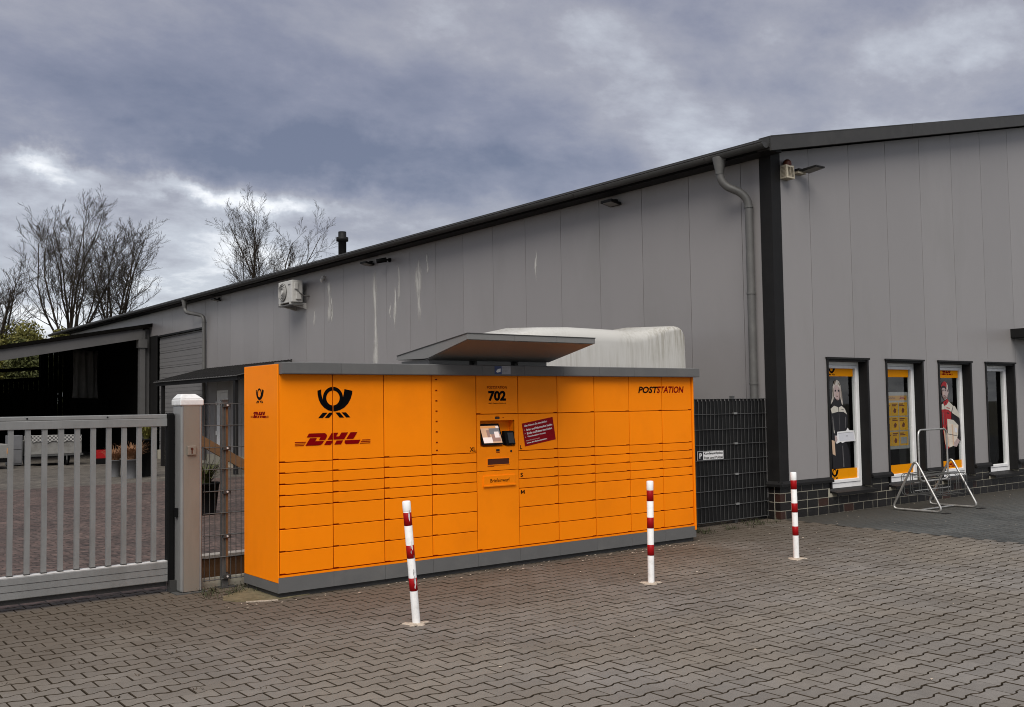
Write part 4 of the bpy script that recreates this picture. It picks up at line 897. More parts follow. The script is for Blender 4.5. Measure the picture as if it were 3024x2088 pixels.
MB().hexa([(8.33, HY-0.34, 4.985), (8.54, HY-0.34, 4.985), (8.54, HY-0.08, 4.955), (8.33, HY-0.08, 4.955), (8.33, HY-0.34, 5.005), (8.54, HY-0.34, 5.005), (8.54, HY-0.08, 4.99), (8.33, HY-0.08, 4.99)]).build('head', M['trim'], fl2)
MB().hexa([(8.35, HY-0.32, 4.978), (8.52, HY-0.32, 4.978), (8.52, HY-0.10, 4.952), (8.35, HY-0.10, 4.952), (8.35, HY-0.32, 4.984), (8.52, HY-0.32, 4.984), (8.52, HY-0.10, 4.958), (8.35, HY-0.10, 4.958)]).build('lens', M['tarp'], fl2)
cnp = empty('entrance_canopy', (16, HY-0.3, 2.7), 'dark flat canopy edge at the far right of the gable wall', 'canopy')
MB().box(14.54, 17.5, HY-0.62, HY+0.001, 2.735, 2.90).build('canopy_roof', M['trim'], cnp, bevel=0.005)
MB().box(14.60, 17.4, HY-0.55, HY-0.02, 2.715, 2.734).build('soffit', M['gutter'], cnp)

# ------------------------------------------------------------------ porch roof by the personnel door
po = empty('porch_roof', (6.9, 19, 0), 'low lean-to porch with ribbed dark roof sheets on square posts beside the white door', 'porch')
PX = HX-1.5
MB().box(PX, PX+0.09, 16.2, 22.5, 2.40, 2.53).build('front_beam', M['trim'], po)
for y in (16.35, 21.95): MB().box(PX+0.01, PX+0.10, y, y+0.12, -0.01, 2.40).build('post', M['trim'], po)
for y in (16.22, 22.40): MB().hexa([(PX+0.09, y, 2.42), (HX, y, 2.80), (HX, y+0.08, 2.80), (PX+0.09, y+0.08, 2.42), (PX+0.09, y, 2.52), (HX, y, 2.90), (HX, y+0.08, 2.90), (PX+0.09, y+0.08, 2.52)]).build('rafter', M['trim'], po)
k = 16.15
while k < 22.5:
    MB().hexa([(PX-0.06, k, 2.505), (HX, k, 2.905), (HX, k+0.195, 2.905), (PX-0.06, k+0.195, 2.505), (PX-0.06, k, 2.525), (HX, k, 2.925), (HX, k+0.195, 2.925), (PX-0.06, k+0.195, 2.525)]).build('roof_sheet', M['shedroof'], po)
    MB().hexa([(PX-0.06, k, 2.526), (HX, k, 2.926), (HX, k+0.04, 2.926), (PX-0.06, k+0.04, 2.526), (PX-0.06, k+0.01, 2.56), (HX, k+0.01, 2.96), (HX, k+0.03, 2.96), (PX-0.06, k+0.03, 2.56)]).build('roof_rib', M['trim'], po)
    k += 0.2
MB().box(HX-0.35, HX-0.005, 16.2, 20.4, -0.01, 0.02).build('step', M['foot'], po)

# ------------------------------------------------------------------ lean-to shed at the far end
le = empty('open_shed', (4, 28, 0), 'dark open-fronted lean-to shed with grey fascia beyond the sliding gate', 'shed')
SY0, SY1 = 27.8, 39.5
def lz(x): return 4.66+(x-HX)*0.1865
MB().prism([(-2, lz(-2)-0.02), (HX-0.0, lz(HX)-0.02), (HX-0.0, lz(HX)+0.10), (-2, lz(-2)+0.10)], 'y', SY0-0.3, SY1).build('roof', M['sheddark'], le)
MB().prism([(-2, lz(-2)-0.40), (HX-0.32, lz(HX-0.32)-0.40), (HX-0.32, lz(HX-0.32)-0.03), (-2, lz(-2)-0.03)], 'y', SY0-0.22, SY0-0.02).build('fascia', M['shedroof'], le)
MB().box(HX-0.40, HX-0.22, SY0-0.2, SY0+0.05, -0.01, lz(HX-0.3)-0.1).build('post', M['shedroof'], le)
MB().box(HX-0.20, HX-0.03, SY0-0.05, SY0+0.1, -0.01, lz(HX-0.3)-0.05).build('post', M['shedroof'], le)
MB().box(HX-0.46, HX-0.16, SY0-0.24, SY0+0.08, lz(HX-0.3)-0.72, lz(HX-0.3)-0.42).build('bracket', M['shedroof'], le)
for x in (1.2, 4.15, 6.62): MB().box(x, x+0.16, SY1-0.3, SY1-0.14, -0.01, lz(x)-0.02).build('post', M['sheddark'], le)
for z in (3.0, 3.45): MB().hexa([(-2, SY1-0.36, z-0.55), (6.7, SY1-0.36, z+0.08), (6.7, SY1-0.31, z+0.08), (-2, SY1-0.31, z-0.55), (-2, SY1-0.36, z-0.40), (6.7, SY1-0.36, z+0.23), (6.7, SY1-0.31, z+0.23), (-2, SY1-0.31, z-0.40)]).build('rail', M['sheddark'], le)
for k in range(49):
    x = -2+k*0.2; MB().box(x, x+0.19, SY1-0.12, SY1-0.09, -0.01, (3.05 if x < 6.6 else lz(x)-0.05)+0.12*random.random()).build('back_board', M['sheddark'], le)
MB().box(HX-0.06, HX-0.014, SY0+0.12, SY1, -0.01, 4.6).build('shade_lining', M['sheddark'], le)  # dark sheet added over the hall wall to paint the shed's shade
tp = empty('hanging_tarp', (6.7, 33.5, 0), 'pale grey tarpaulin hanging inside the dark shed', 'tarpaulin')
vs, fs = [], []
for i in range(13):
    for j in range(9):
        vs.append((6.48+0.04*math.sin(i*1.3+j*0.35)+0.10*i, 33.2+0.08*i+0.06*math.sin(i*1.9), 2.2+j*0.24))
for i in range(12):
    for j in range(8): a = i*9+j; fs.append((a, a+9, a+10, a+1))
me = bpy.data.meshes.new('sheet'); me.from_pydata(vs, [], fs); me.polygons.foreach_set('use_smooth', [True]*len(fs))
o = link('sheet', me, M['tarp'], tp); so_ = o.modifiers.new('s', 'SOLIDIFY'); so_.thickness = 0.006
MB().tube([(6.40, 33.2, 4.13), (HX-0.02, 34.2, 4.13)], 0.02, 8).build('rod', M['sheddark'], tp)
wb = empty('workbench', (6.9, 33.0, 0), 'dark workbench below the hanging tarpaulin in the shed', 'bench')
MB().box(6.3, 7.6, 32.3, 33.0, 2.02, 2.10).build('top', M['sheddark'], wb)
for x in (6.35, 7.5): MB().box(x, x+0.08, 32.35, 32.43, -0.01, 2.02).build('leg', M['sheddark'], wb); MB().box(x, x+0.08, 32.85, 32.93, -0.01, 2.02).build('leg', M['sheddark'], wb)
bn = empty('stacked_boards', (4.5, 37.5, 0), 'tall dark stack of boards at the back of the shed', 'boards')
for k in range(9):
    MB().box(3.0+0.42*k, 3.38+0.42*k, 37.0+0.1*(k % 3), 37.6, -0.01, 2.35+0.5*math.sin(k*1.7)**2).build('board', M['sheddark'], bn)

# ------------------------------------------------------------------ yard clutter behind the gate
ut = empty('flatbed_trailer', (4.0, 25.5, 0), 'white-sided flatbed trailer draped with a checked cloth in front of the shed', 'trailer')
MB().box(3.34, 4.80, 25.2, 26.9, 0.36, 0.78).build('side_panel', M['dullwhite'], ut, bevel=0.01)
MB().box(3.30, 4.84, 25.17, 26.95, 0.30, 0.355).build('chassis', M['galv'], ut)
for x in (3.45, 4.62):
    w = MB(); w.lathe([(0.10, -0.08), (0.26, -0.07), (0.27, 0), (0.26, 0.07), (0.10, 0.08)], (x, 26.4, 0.262), 20, 'x'); w.build('wheel', M['rubber'], ut)
MB().tube([(4.35, 25.15, 0.32), (4.35, 25.15, 0.10)], 0.025, 8).build('jockey_post', M['galv'], ut); MB().lathe([(0.04, -0.03), (0.09, -0.025), (0.09, 0.025), (0.04, 0.03)], (4.35, 25.15, 0.082), 14, 'x').build('jockey_wheel', M['rubber'], ut)
ck = MB(); vs, fs = [], []
for i in range(25):
    x = 3.35+i*0.06; sag = 0.09*abs(math.sin(i*0.42+0.4))
    vs += [(x, 26.0, 0.93), (x, 25.19, 0.93), (x, 25.175, 0.74-0.0+sag*0.9-0.06)]
for i in range(24):
    for j in range(2): a = i*3+j; fs.append((a, a+3, a+4, a+1))
me = bpy.data.meshes.new('checked_cloth'); me.from_pydata(vs, [], fs)
cl = link('checked_cloth', me, M['checker']); cl.modifiers.new('s', 'SOLIDIFY').thickness = 0.004
tag(cl, 'black and white checked cloth draped over the white flatbed trailer', 'cloth')
ld = MB().box(3.4, 4.75, 25.25, 26.6, 0.781, 0.925).build('load', M['tarp'], ut, bevel=0.02)
vb = empty('box_trailer', (2.3, 24.5, 0), 'white box trailer with yellow sticker at the left edge behind the gate', 'trailer')
MB().box(0.9, 2.62, 24.4, 26.2, 0.32, 0.72).build('body', M['dullwhite'], vb, bevel=0.015); MB().box(0.9, 2.60, 24.42, 26.2, 0.20, 0.315).build('chassis', M['rubber'], vb)
MB().box(2.50, 2.54, 24.393, 24.401, 0.45, 0.62).build('sticker', M['yellow'], vb)
for x in (1.1, 2.4): w = MB(); w.lathe([(0.10, -0.08), (0.26, -0.07), (0.27, 0), (0.26, 0.07), (0.10, 0.08)], (x, 25.6, 0.262), 20, 'x'); w.build('wheel', M['rubber'], vb)
cb = empty('tool_cabinet', (3.0, 26, 0), 'dark grey cabinet between the two trailers', 'cabinet')
MB().box(2.85, 3.25, 26.0, 26.5, 0.03, 0.95).build('body', M['potgrey'], cb, bevel=0.01); MB().box(2.88, 3.22, 25.985, 26.0, 0.08, 0.5).build('door', M['potgrey'], cb); MB().box(2.88, 3.22, 25.985, 26.0, 0.52, 0.92).build('door', M['potgrey'], cb)
for x in (2.88, 3.16): MB().box(x, x+0.06, 26.05, 26.45, -0.006, 0.03).build('foot', M['rubber'], cb)
rc_ = empty('red_crate', (5.4, 25, 0.0), 'red plastic crate standing by the shed wall', 'crate')
c = MB(); X_, Y_ = 5.15, 24.8
c.box(X_, X_+0.36, Y_, Y_+0.02, 0.18, 0.44); c.box(X_, X_+0.36, Y_+0.28, Y_+0.3, 0.18, 0.44); c.box(X_, X_+0.02, Y_+0.02, Y_+0.28, 0.18, 0.44); c.box(X_+0.34, X_+0.36, Y_+0.02, Y_+0.28, 0.18, 0.44); c.box(X_+0.02, X_+0.34, Y_+0.02, Y_+0.28, 0.18, 0.2)
c.build('shell', M['redplastic'], rc_); MB().box(X_-0.02, X_+0.38, Y_-0.01, Y_+0.31, -0.006, 0.179).build('base_box', M['potblack'], rc_)
def grass_tuft(name, mb_mat, base, n, h, spread, parent, seed, leaf=0.012):
    rnd = random.Random(seed); vs, fs = [], []
    for _ in range(n):
        a = rnd.uniform(0, 2*math.pi); r0 = rnd.uniform(0, spread*0.3); hh = h*rnd.uniform(0.5, 1.1); out = spread*rnd.uniform(0.3, 1.2)
        p0 = Vector((base[0]+r0*math.cos(a), base[1]+r0*math.sin(a), base[2])); side = Vector((-math.sin(a), math.cos(a), 0))*leaf
        b = len(vs); m_ = 4
        for k in range(m_+1):
            t = k/m_; p = p0+Vector((math.cos(a)*out*t*t, math.sin(a)*out*t*t, hh*(t-0.35*t*t*rnd.uniform(0.6, 1.5))))
            vs += [tuple(p-side*(1-t*0.8)), tuple(p+side*(1-t*0.8))]
        for k in range(m_): fs.append((b+2*k, b+2*k+1, b+2*k+3, b+2*k+2))
    me = bpy.data.meshes.new(name); me.from_pydata(vs, [], fs); return link(name, me, mb_mat, parent)
def pot(name, x, y, r, h, label, potm, plantm, ph, spread, n, seed, leaf=0.012):
    e = empty(name, (x, y, 0), label, 'potted plant')
    MB().lathe([(r*0.75, -0.006), (r, h*0.95), (r*1.06, h*0.95), (r*1.06, h), (r*0.95, h), (r*0.9, h*0.9)], (x, y, 0), 20).build('pot', M[potm], e)
    MB().lathe([(r*0.88, h*0.82), (r*0.88, h*0.9)], (x, y, 0), 16).build('soil', M['sand'], e)
    grass_tuft('foliage', M[plantm], (x, y, h*0.88), n, ph, spread, e, seed, leaf)
pot('potted_plant', 3.80, 18.1, 0.14, 0.42, 'small pale pot of dry grass left of the larger dried plant', 'potgrey', 'straw', 0.5, 0.34, 260, 3)
pot('potted_plant', 3.92, 17.2, 0.17, 0.46, 'grey bucket of dried orange-brown grass by the shed', 'potgrey', 'straw', 0.62, 0.36, 420, 4)
pot('potted_plant', 4.42, 17.6, 0.20, 0.95, 'tall black planter with yellow-green shrub beside the dried plants', 'potblack', 'leafyellow', 0.75, 0.22, 260, 5, 0.02)
pot('potted_plant', 2.12, 7.4, 0.22, 0.50, 'black planter with dark leaves behind the wire fence', 'potblack', 'leafgreen', 0.5, 0.26, 220, 6, 0.018)
hr = empty('wooden_handrail', (2.6, 8, 0), 'brown sloping timber handrail on posts behind the wire fence', 'handrail')
MB().hexa([(1.95, 8.0, 1.25), (3.7, 8.0, 0.23), (3.7, 8.06, 0.23), (1.95, 8.06, 1.25), (1.95, 8.0, 1.43), (3.7, 8.0, 0.41), (3.7, 8.06, 0.41), (1.95, 8.06, 1.43)]).build('rail', M['wood'], hr)
for x, z in ((2.0, 1.25), (3.55, 0.36)): MB().box(x, x+0.09, 8.061, 8.15, -0.006, z).build('post', M['wood'], hr)
ge = empty('raised_edging', (0.3, 1.62, 0), 'low timber edging with pale top board behind the wire fence', 'edging')
MB().box(-0.30, 1.5, 1.52, 1.60, -0.006, 0.19).build('face_board', M['wood'], ge); MB().box(-0.32, 1.52, 1.50, 1.66, 0.191, 0.215).build('top_board', M['palewood'], ge)
# ------------------------------------------------------------------ white moulded trailer behind the locker
wt = empty('livestock_trailer', (4.8, 2.3, 0), 'white moulded trailer body streaked with green-brown algae behind the locker', 'trailer')
def prof(x):
    pts = [(2.55, 1.15), (2.75, 1.75), (3.05, 2.12), (3.35, 2.36), (3.8, 2.56), (4.3, 2.67), (4.8, 2.69), (5.4, 2.685), (5.85, 2.68), (6.15, 2.70), (6.5, 2.755), (6.76, 2.765), (6.83, 2.73), (6.86, 2.66)]
    for (a, za), (b, zb_) in zip(pts[:-1], pts[1:]):
        if a <= x <= b: t = (x-a)/(b-a); return za+(zb_-za)*t
    return pts[-1][1]
XS = [2.55, 2.62, 2.75, 2.9, 3.05, 3.2, 3.35, 3.6, 3.8, 4.05, 4.3, 4.55, 4.8, 5.1, 5.4, 5.65, 5.85, 6.0, 6.15, 6.35, 6.5, 6.62, 6.72, 6.78, 6.82, 6.85, 6.86]
y0t, y1t = 1.48, 3.15; ymid = (y0t+y1t)/2; hw = (y1t-y0t)/2
vs, fs = [], []; NS = 17
for x in XS:
    zt_ = prof(x); ta = 0.55+0.45*min(1, (x-2.5)/1.2); rad = 0.22 if x < 6.0 else 0.22-0.12*min(1, (x-6.0)/0.7)
    sec = [(-1, 0.55), (-1, 0.9), (-1, 1.3)]
    row = []
    h_ = hw*ta
    zs = 0.55
    row.append((ymid-h_, zs)); row.append((ymid-h_*0.995, zs+(zt_-rad-zs)*0.5)); row.append((ymid-h_*0.97, zt_-rad))
    for k in range(1, 6): w = math.pi-(math.pi/2)*k/6; row.append((ymid-h_*0.97+rad+rad*math.cos(w), zt_-rad+(rad-0.03)*math.sin(w)))
    row.append((ymid, zt_))
    row += [(2*ymid-y, z) for y, z in reversed(row[:-1])]
    vs += [(x, y, z) for y, z in row]; NS = len(row)
for i in range(len(XS)-1):
    for k in range(NS-1): a = i*NS+k; fs.append((a, a+1, a+NS+1, a+NS))
    fs.append((i*NS+NS-1, i*NS, (i+1)*NS, (i+1)*NS+NS-1))
fs.append(tuple(reversed(range(NS)))); fs.append(tuple((len(XS)-1)*NS+k for k in range(NS)))
me = bpy.data.meshes.new('body'); me.from_pydata(vs, [], fs); me.polygons.foreach_set('use_smooth', [True]*(len(fs)-2)+[False, False])
bm = bmesh.new(); bm.from_mesh(me); bmesh.ops.recalc_face_normals(bm, faces=bm.faces); bm.to_mesh(me); bm.free()
o = link('body', me, M['gelcoat'], wt)
MB().box(2.9, 6.8, y0t+0.2, y1t-0.2, 0.40, 0.55).build('chassis', M['galv'], wt)
for x in (4.6, 5.4):
    for y in (y0t+0.15, y1t-0.15):
        w = MB(); w.lathe([(0.14, -0.09), (0.30, -0.08), (0.31, 0), (0.30, 0.08), (0.14, 0.09)], (x, y, 0.305), 22, 'y'); w.build('wheel', M['rubber'], wt)
MB().tube([(2.9, ymid, 0.46), (1.6, ymid, 0.46)], 0.05, 8).build('drawbar', M['galv'], wt); MB().tube([(1.75, ymid, 0.46), (1.75, ymid, -0.006)], 0.03, 8).build('jockey_post', M['galv'], wt)

# ------------------------------------------------------------------ parcel locker
lk = empty('parcel_locker', (2.665, 0.36, 0), 'long orange parcel locker wall with grey cornice and canopy in the centre', 'parcel locker')
CW = 0.533; LW = CW*10; DP = 0.734
XC = [0.012]+[CW*i for i in range(1, 10)]+[LW-0.03]
ROWS_S = [1.172, 1.0765, 0.979, 0.882, 0.7855, 0.590, 0.395, 0.200]
car = MB()
for (a, b, y0_, c, d) in ((0.016, 2.174, 0.012, 0.135, 1.99), (2.614, LW-0.016, 0.012, 0.135, 1.99), (2.1741, 2.6139, 0.012, 0.135, 1.222), (2.1741, 2.6139, 0.012, 1.496, 1.99), (2.1741, 2.6139, 0.11, 1.2221, 1.4959)): car.box(a, b, y0_, DP-0.004, c, d)
car.build('carcass', M['gapshade'], lk)
MB().prism([(-0.002, 0.132), (DP, 0.132), (DP, 2.037), (-0.002, 2.037)], 'x', -0.002, 0.010).build('side_panel', M['orange'], lk, bevel=0.003)
MB().box(LW-0.024, LW, -0.016, DP, 0.132, 1.955).build('side_panel', M['orange'], lk, bevel=0.003)
MB().box(0.012, LW-0.026, -0.003, 0.011, 0.1775, 0.195).build('bottom_rail', M['orange'], lk)
def door(x0, x1, z0, z1, side, name='door'):
    a, b = x0+0.0042, x1-0.0042; c, d = z0+0.0042, z1-0.0028; nw_, nh = 0.05, 0.006
    if side == 'l': p = [(a, c+nh), (a+nw_, c+nh), (a+nw_+0.006, c), (b, c), (b, d), (a, d)]
    elif side == 'r': p = [(a, c), (b-nw_-0.006, c), (b-nw_, c+nh), (b, c+nh), (b, d), (a, d)]
    else: p = [(a, c), (b, c), (b, d), (a, d)]
    return MB().prism(p, 'y', -0.001+random.uniform(-0.0008, 0.0008), 0.0115).build(name, M['orange'], lk, bevel=0.0022, seg=1)
ZT = 1.952
for c_ in range(10):
    x0, x1 = XC[c_], XC[c_+1]; side = 'l' if c_ <= 4 else 'r'
    if c_ == 4:
        door(x0, x1, 1.558, ZT, side, 'service_panel'); continue
    lines = ([ZT]+([1.555] if c_ >= 5 else [])+ROWS_S)
    for za, zb_ in zip(lines[1:], lines[:-1]): door(x0, x1, za, zb_, side)
TX0, TX1 = XC[4]+0.0042, XC[5]-0.0042
# terminal panel with recess
tpn = MB(); nx0, nx1, nz0, nz1 = 2.176, 2.612, 1.224, 1.494
for (a, b, c, d) in ((TX0, TX1, nz1, 1.5552), (TX0, TX1, 0.988, nz0), (TX0, nx0, nz0, nz1), (nx1, TX1, nz0, nz1)):
    tpn.box(a, b, -0.001, 0.0115, c, d)
tpn.v = [v for v in tpn.v]
term = tpn.build('terminal_panel', M['orange'], lk, fix=False)
rec = MB(); rec.poly([(nx0, 0.0, nz0), (nx0, 0.09, nz0+0.03), (nx0, 0.09, nz1), (nx0, 0.0, nz1)]); rec.poly([(nx1, 0.0, nz0), (nx1, 0.0, nz1), (nx1, 0.09, nz1), (nx1, 0.09, nz0+0.03)])
rec.poly([(nx0, 0.0, nz1), (nx0, 0.09, nz1), (nx1, 0.09, nz1), (nx1, 0.0, nz1)]); rec.poly([(nx0, 0.0, nz0), (nx1, 0.0, nz0), (nx1, 0.09, nz0+0.03), (nx0, 0.09, nz0+0.03)]); rec.poly([(nx0, 0.09, nz0+0.03), (nx1, 0.09, nz0+0.03), (nx1, 0.09, nz1), (nx0, 0.09, nz1)])
rec.build('recess', M['orange'], term, fix=False)
# the carcass behind the recess must be open: it starts at y = 0.012, so the recess sits in its own cut-out box
low = door(XC[4], XC[5], 0.200, 0.984, 'l', 'mail_panel')
MB().box(2.204, 2.612, -0.012, -0.0012, 0.832, 0.936).build('mail_flap', M['orange'], low, bevel=0.004)
MB().box(2.20, 2.614, -0.020, -0.0125, 0.826, 0.841).build('flap_lip', M['orange'], low, bevel=0.002)
# screen tilted in the recess
def scr(u, w, d=0.0):   # u across 0..1, w up 0..1
    x = 2.184+0.262*u+0.022*(1-w); z = 1.246+0.214*w; y = -0.012+0.062*w-d
    return (x, y, z)
sb = MB(); sb.hexa([scr(0, 0), scr(1, 0), tuple(Vector(scr(1, 0))+Vector((0, 0.025, 0))), tuple(Vector(scr(0, 0))+Vector((0, 0.025, 0))), scr(0, 1), scr(1, 1), tuple(Vector(scr(1, 1))+Vector((0, 0.025, 0))), tuple(Vector(scr(0, 1))+Vector((0, 0.025, 0)))])
scrn = sb.build('screen', M['rubber'], term)
def sq(u0, u1, w0, w1, m, d): MB().poly([scr(u0, w0, d), scr(u1, w0, d), scr(u1, w1, d), scr(u0, w1, d)]).build('screen_image', m, scrn, fix=False)
sq(0.06, 0.94, 0.09, 0.90, M['scr_a'], 0.002); sq(0.06, 0.78, 0.79, 0.885, M['scr_e'], 0.0026); sq(0.44, 0.94, 0.50, 0.78, M['scr_b'], 0.0026); sq(0.06, 0.50, 0.10, 0.36, M['scr_c'], 0.0032); sq(0.30, 0.44, 0.36, 0.70, M['scr_d'], 0.0032); sq(0.50, 0.90, 0.16, 0.50, M['scr_d'], 0.0026); sq(0.66, 0.88, 0.34, 0.62, M['scr_c'], 0.0030); sq(0.80, 0.94, 0.79, 0.88, M['scr_c'], 0.0026)
MB().hexa([(2.495, -0.022, 1.240), (2.612, -0.022, 1.240), (2.612, 0.05, 1.240), (2.495, 0.05, 1.240), (2.482, 0.0, 1.382), (2.603, 0.0, 1.382), (2.603, 0.05, 1.382), (2.482, 0.05, 1.382)]).build('card_reader', M['rubber'], term, bevel=0.006)
MB().hexa([(2.522, -0.0255, 1.258), (2.595, -0.0255, 1.258), (2.595, -0.02, 1.258), (2.522, -0.02, 1.258), (2.515, -0.0065, 1.365), (2.588, -0.0065, 1.365), (2.588, -0.001, 1.365), (2.515, -0.001, 1.365)]).build('reader_display', M['screen'], term)
MB().box(2.364, 2.421, -0.004, -0.0012, 1.508, 1.528).build('camera_window', M['darkslot'], term); MB().lathe([(0.006, -0.003), (0.006, 0.0)], (2.468, -0.001, 1.522), 12, 'y').build('status_light', M['redtxt'], term)
MB().box(2.373, 2.416, -0.004, -0.0012, 1.178, 1.201).build('scanner_window', M['darkslot'], term); MB().lathe([(0.011, -0.005), (0.013, 0.0)], (2.565, -0.001, 1.175), 14, 'y').build('lock', M['darkslot'], term)
MB().box(2.262, 2.535, -0.0035, -0.0012, 1.046, 1.105).build('receipt_slot', M['slotbrown'], term)
fr_ = MB(); ring(fr_, 2.256, 2.541, 1.040, 1.111, 0.006, -0.006, -0.0012); fr_.build('slot_frame', M['orange'], term)
fnl = lambda u, w: (u, -0.0035, w)
fnl2 = lambda u, w: (u, -0.0030, w)
def word(s, x0, x1, z0, z1, m, off=0.0, shear=0.0, seams_=None, fn=fnl, parent=None, space=1.0):
    uv, fs = text_pts(s, x0, x1, z0, z1, off, shear, space); return flat('lettering', uv, fs, fn, M[m], parent or lk, seams_)
SE = [(CW, 0.0042)]
logo_horn(lambda u, w: (u, -0.0030, w), M['black'], lk, SE)
logo_dhl(fnl, M['red'], lk, SE)
word('POSTSTATION', 2.268, 2.522, 1.816, 1.843, 'redtxt', 0.012)
word('702', 2.282, 2.508, 1.690, 1.795, 'black', 0.045)
word('49692 Cappeln (Oldenburg)', 2.284, 2.505, 1.659, 1.674, 'black', 0.012)
word('POST', 4.412, 4.735, 1.762, 1.838, 'black', 0.030, 0.22)
word('STATION', 4.715, 5.172, 1.762, 1.840, 'red', 0.030, 0.22, [(CW*9, 0.0042)])
word('XL', 2.045, 2.118, 1.189, 1.232, 'black', 0.018)
word('L', 2.683, 2.708, 1.190, 1.230, 'black', 0.018); word('S', 2.682, 2.714, 0.903, 0.945, 'black', 0.018); flat('lettering', [(2.684+u*0.05, 0.728+w*0.039) for u, w in [(0, 0), (0, 1), (.25, 1), (.5, .45), (.75, 1), (1, 1), (1, 0), (.78, 0), (.78, .62), (.58, .15), (.42, .15), (.22, .62), (.22, 0)]], [tuple(range(13))], fnl, M['black'], lk)
word('Briefeinwurf', 2.287, 2.532, 0.868, 0.905, 'black', 0.008, fn=lambda u, w: (u, -0.0135, w))
def mark(x0, x1, z0, z1): flat('small_print', [(x0, z0), (x1, z0), (x1, z1), (x0, z1)], [(0, 1, 2, 3)], fnl, M['redtxt'], lk)
mark(2.372, 2.418, 1.164, 1.170); mark(2.262, 2.345, 1.027, 1.032); mark(2.37, 2.415, 1.533, 1.539)
for z in (1.906, 1.80, 1.699, 1.598, 1.498, 1.397, 1.294, 1.217): mark(1.642, 1.665, z-0.006, z+0.007)
# tilted red sticker
stx, sty = Vector((0.4185, 0.0615)), Vector((0.0395, -0.2385))
def stk(u, w, d=0.0036): x, z = 2.709+stx.x*u+sty.x*(1-w), 1.453+stx.y*u+sty.y*(1-w); return (x, -d, z)
flat('sticker', [(0, 0), (1, 0), (1, 1), (0, 1)], [(0, 1, 2, 3)], lambda u, w: stk(u, w, 0.0030), M['sticker'], lk)
def stw(s, u0, u1, w0, w1, m='white', off=0.008):
    uv, fs = text_pts(s, u0, u1, w0, w1, off); flat('lettering', uv, fs, stk, M[m], lk)
stw('Hier können Sie kontaktlos:', 0.06, 0.80, 0.83, 0.92, off=0.012)
stw('Brief- und Paketmarken kaufen', 0.115, 0.95, 0.64, 0.735, off=0.02); stw('Briefe und Pakete verschicken', 0.115, 0.93, 0.485, 0.58, off=0.02); stw('Videoberatung nutzen', 0.115, 0.70, 0.335, 0.425, off=0.02)
for w_ in (0.68, 0.525, 0.37): stw('o', 0.05, 0.068, w_, w_+0.035, off=0.03)
stw('Mehr Informationen unter', 0.06, 0.50, 0.205, 0.25, 'palepink', 0.01); stw('www.dhl.de/poststation', 0.06, 0.72, 0.075, 0.16, off=0.02)
# side emblem (on x = 0 face, reads from the left)
def fside(cy, cz, s, u0, w0): return lambda u, w: (-0.0045, cy-(u-u0)*s, cz+(w-w0)*s)
logo_horn(lambda u, w: (-0.0035, 0.375-(u-0.557)*0.48, 1.762+(w-1.69)*0.48), M['black'], lk)
logo_dhl(lambda u, w: (-0.0035, 0.382-(u-0.5375)*0.52, 1.592+(w-1.366)*0.52), M['red'], lk)
# cornice segments
cj = [-0.0, 0.585, 1.118, 1.645, 2.172, 2.702, 3.232, 3.762, 4.292, 4.825, 5.385]
for i, (a, b) in enumerate(zip(cj[:-1], cj[1:])):
    a_ = a+(0.012 if i == 0 else 0.0015)
    m_ = MB(); m_.prism([(-0.065, 1.948), (-0.068, 1.955), (-0.068, 2.047), (-0.060, 2.053), (0.10, 2.053), (0.10, 1.948)], 'x', a_, b-0.0015); m_.build('cornice', M['grey'], lk)
MB().box(0.013, LW+0.05, 0.1005, DP+0.02, 1.985, 2.043).build('top_cover', M['grey'], lk)
flat('sticker', [(2.318, 1.962), (2.408, 1.962), (2.408, 2.044), (2.318, 2.044)], [(0, 1, 2, 3)], lambda u, w: (u, -0.0695, w), mat('blue_print', (0.03, 0.045, 0.13), 0.4), lk)
flat('sticker', [(2.408, 1.962), (2.522, 1.962), (2.522, 2.044), (2.408, 2.044)], [(0, 1, 2, 3)], lambda u, w: (u, -0.0695, w), mat('pale_grey_print', (0.30, 0.30, 0.32), 0.4), lk)
flat('sticker_print', [(2.335, 1.99), (2.36, 2.015), (2.395, 2.02), (2.392, 1.985), (2.35, 1.978)], [(0, 1, 2, 3, 4)], lambda u, w: (u, -0.0702, w), M['white'], lk)
for j in range(5): word('Videoueberwachung'[:9+j], 2.414, 2.470+0.01*j, 1.972+0.014*j, 1.979+0.014*j, 'grey', 0.0, fn=lambda u, w: (u, -0.0702, w))
# plinth panels and recessed foot
pj = [0.0]+[CW*i for i in range(1, 10)]+[LW]
for a, b in zip(pj[:-1], pj[1:]): MB().box(a+0.001, b-0.0015, -0.006, 0.012, 0.046, 0.176).build('plinth_panel', M['grey'], lk)
MB().box(-0.004, 0.012, 0.0125, DP+0.002, 0.046, 0.130).build('plinth_panel', M['grey'], lk); MB().box(-0.004, 0.0005, -0.006, 0.012, 0.046, 0.130).build('plinth_panel', M['grey'], lk)
MB().box(LW-0.012, LW+0.004, 0.0125, DP+0.002, 0.046, 0.130).build('plinth_panel', M['grey'], lk)
MB().box(0.02, LW-0.02, 0.025, DP-0.02, -0.02, 0.134).build('foot', M['roof'], lk)
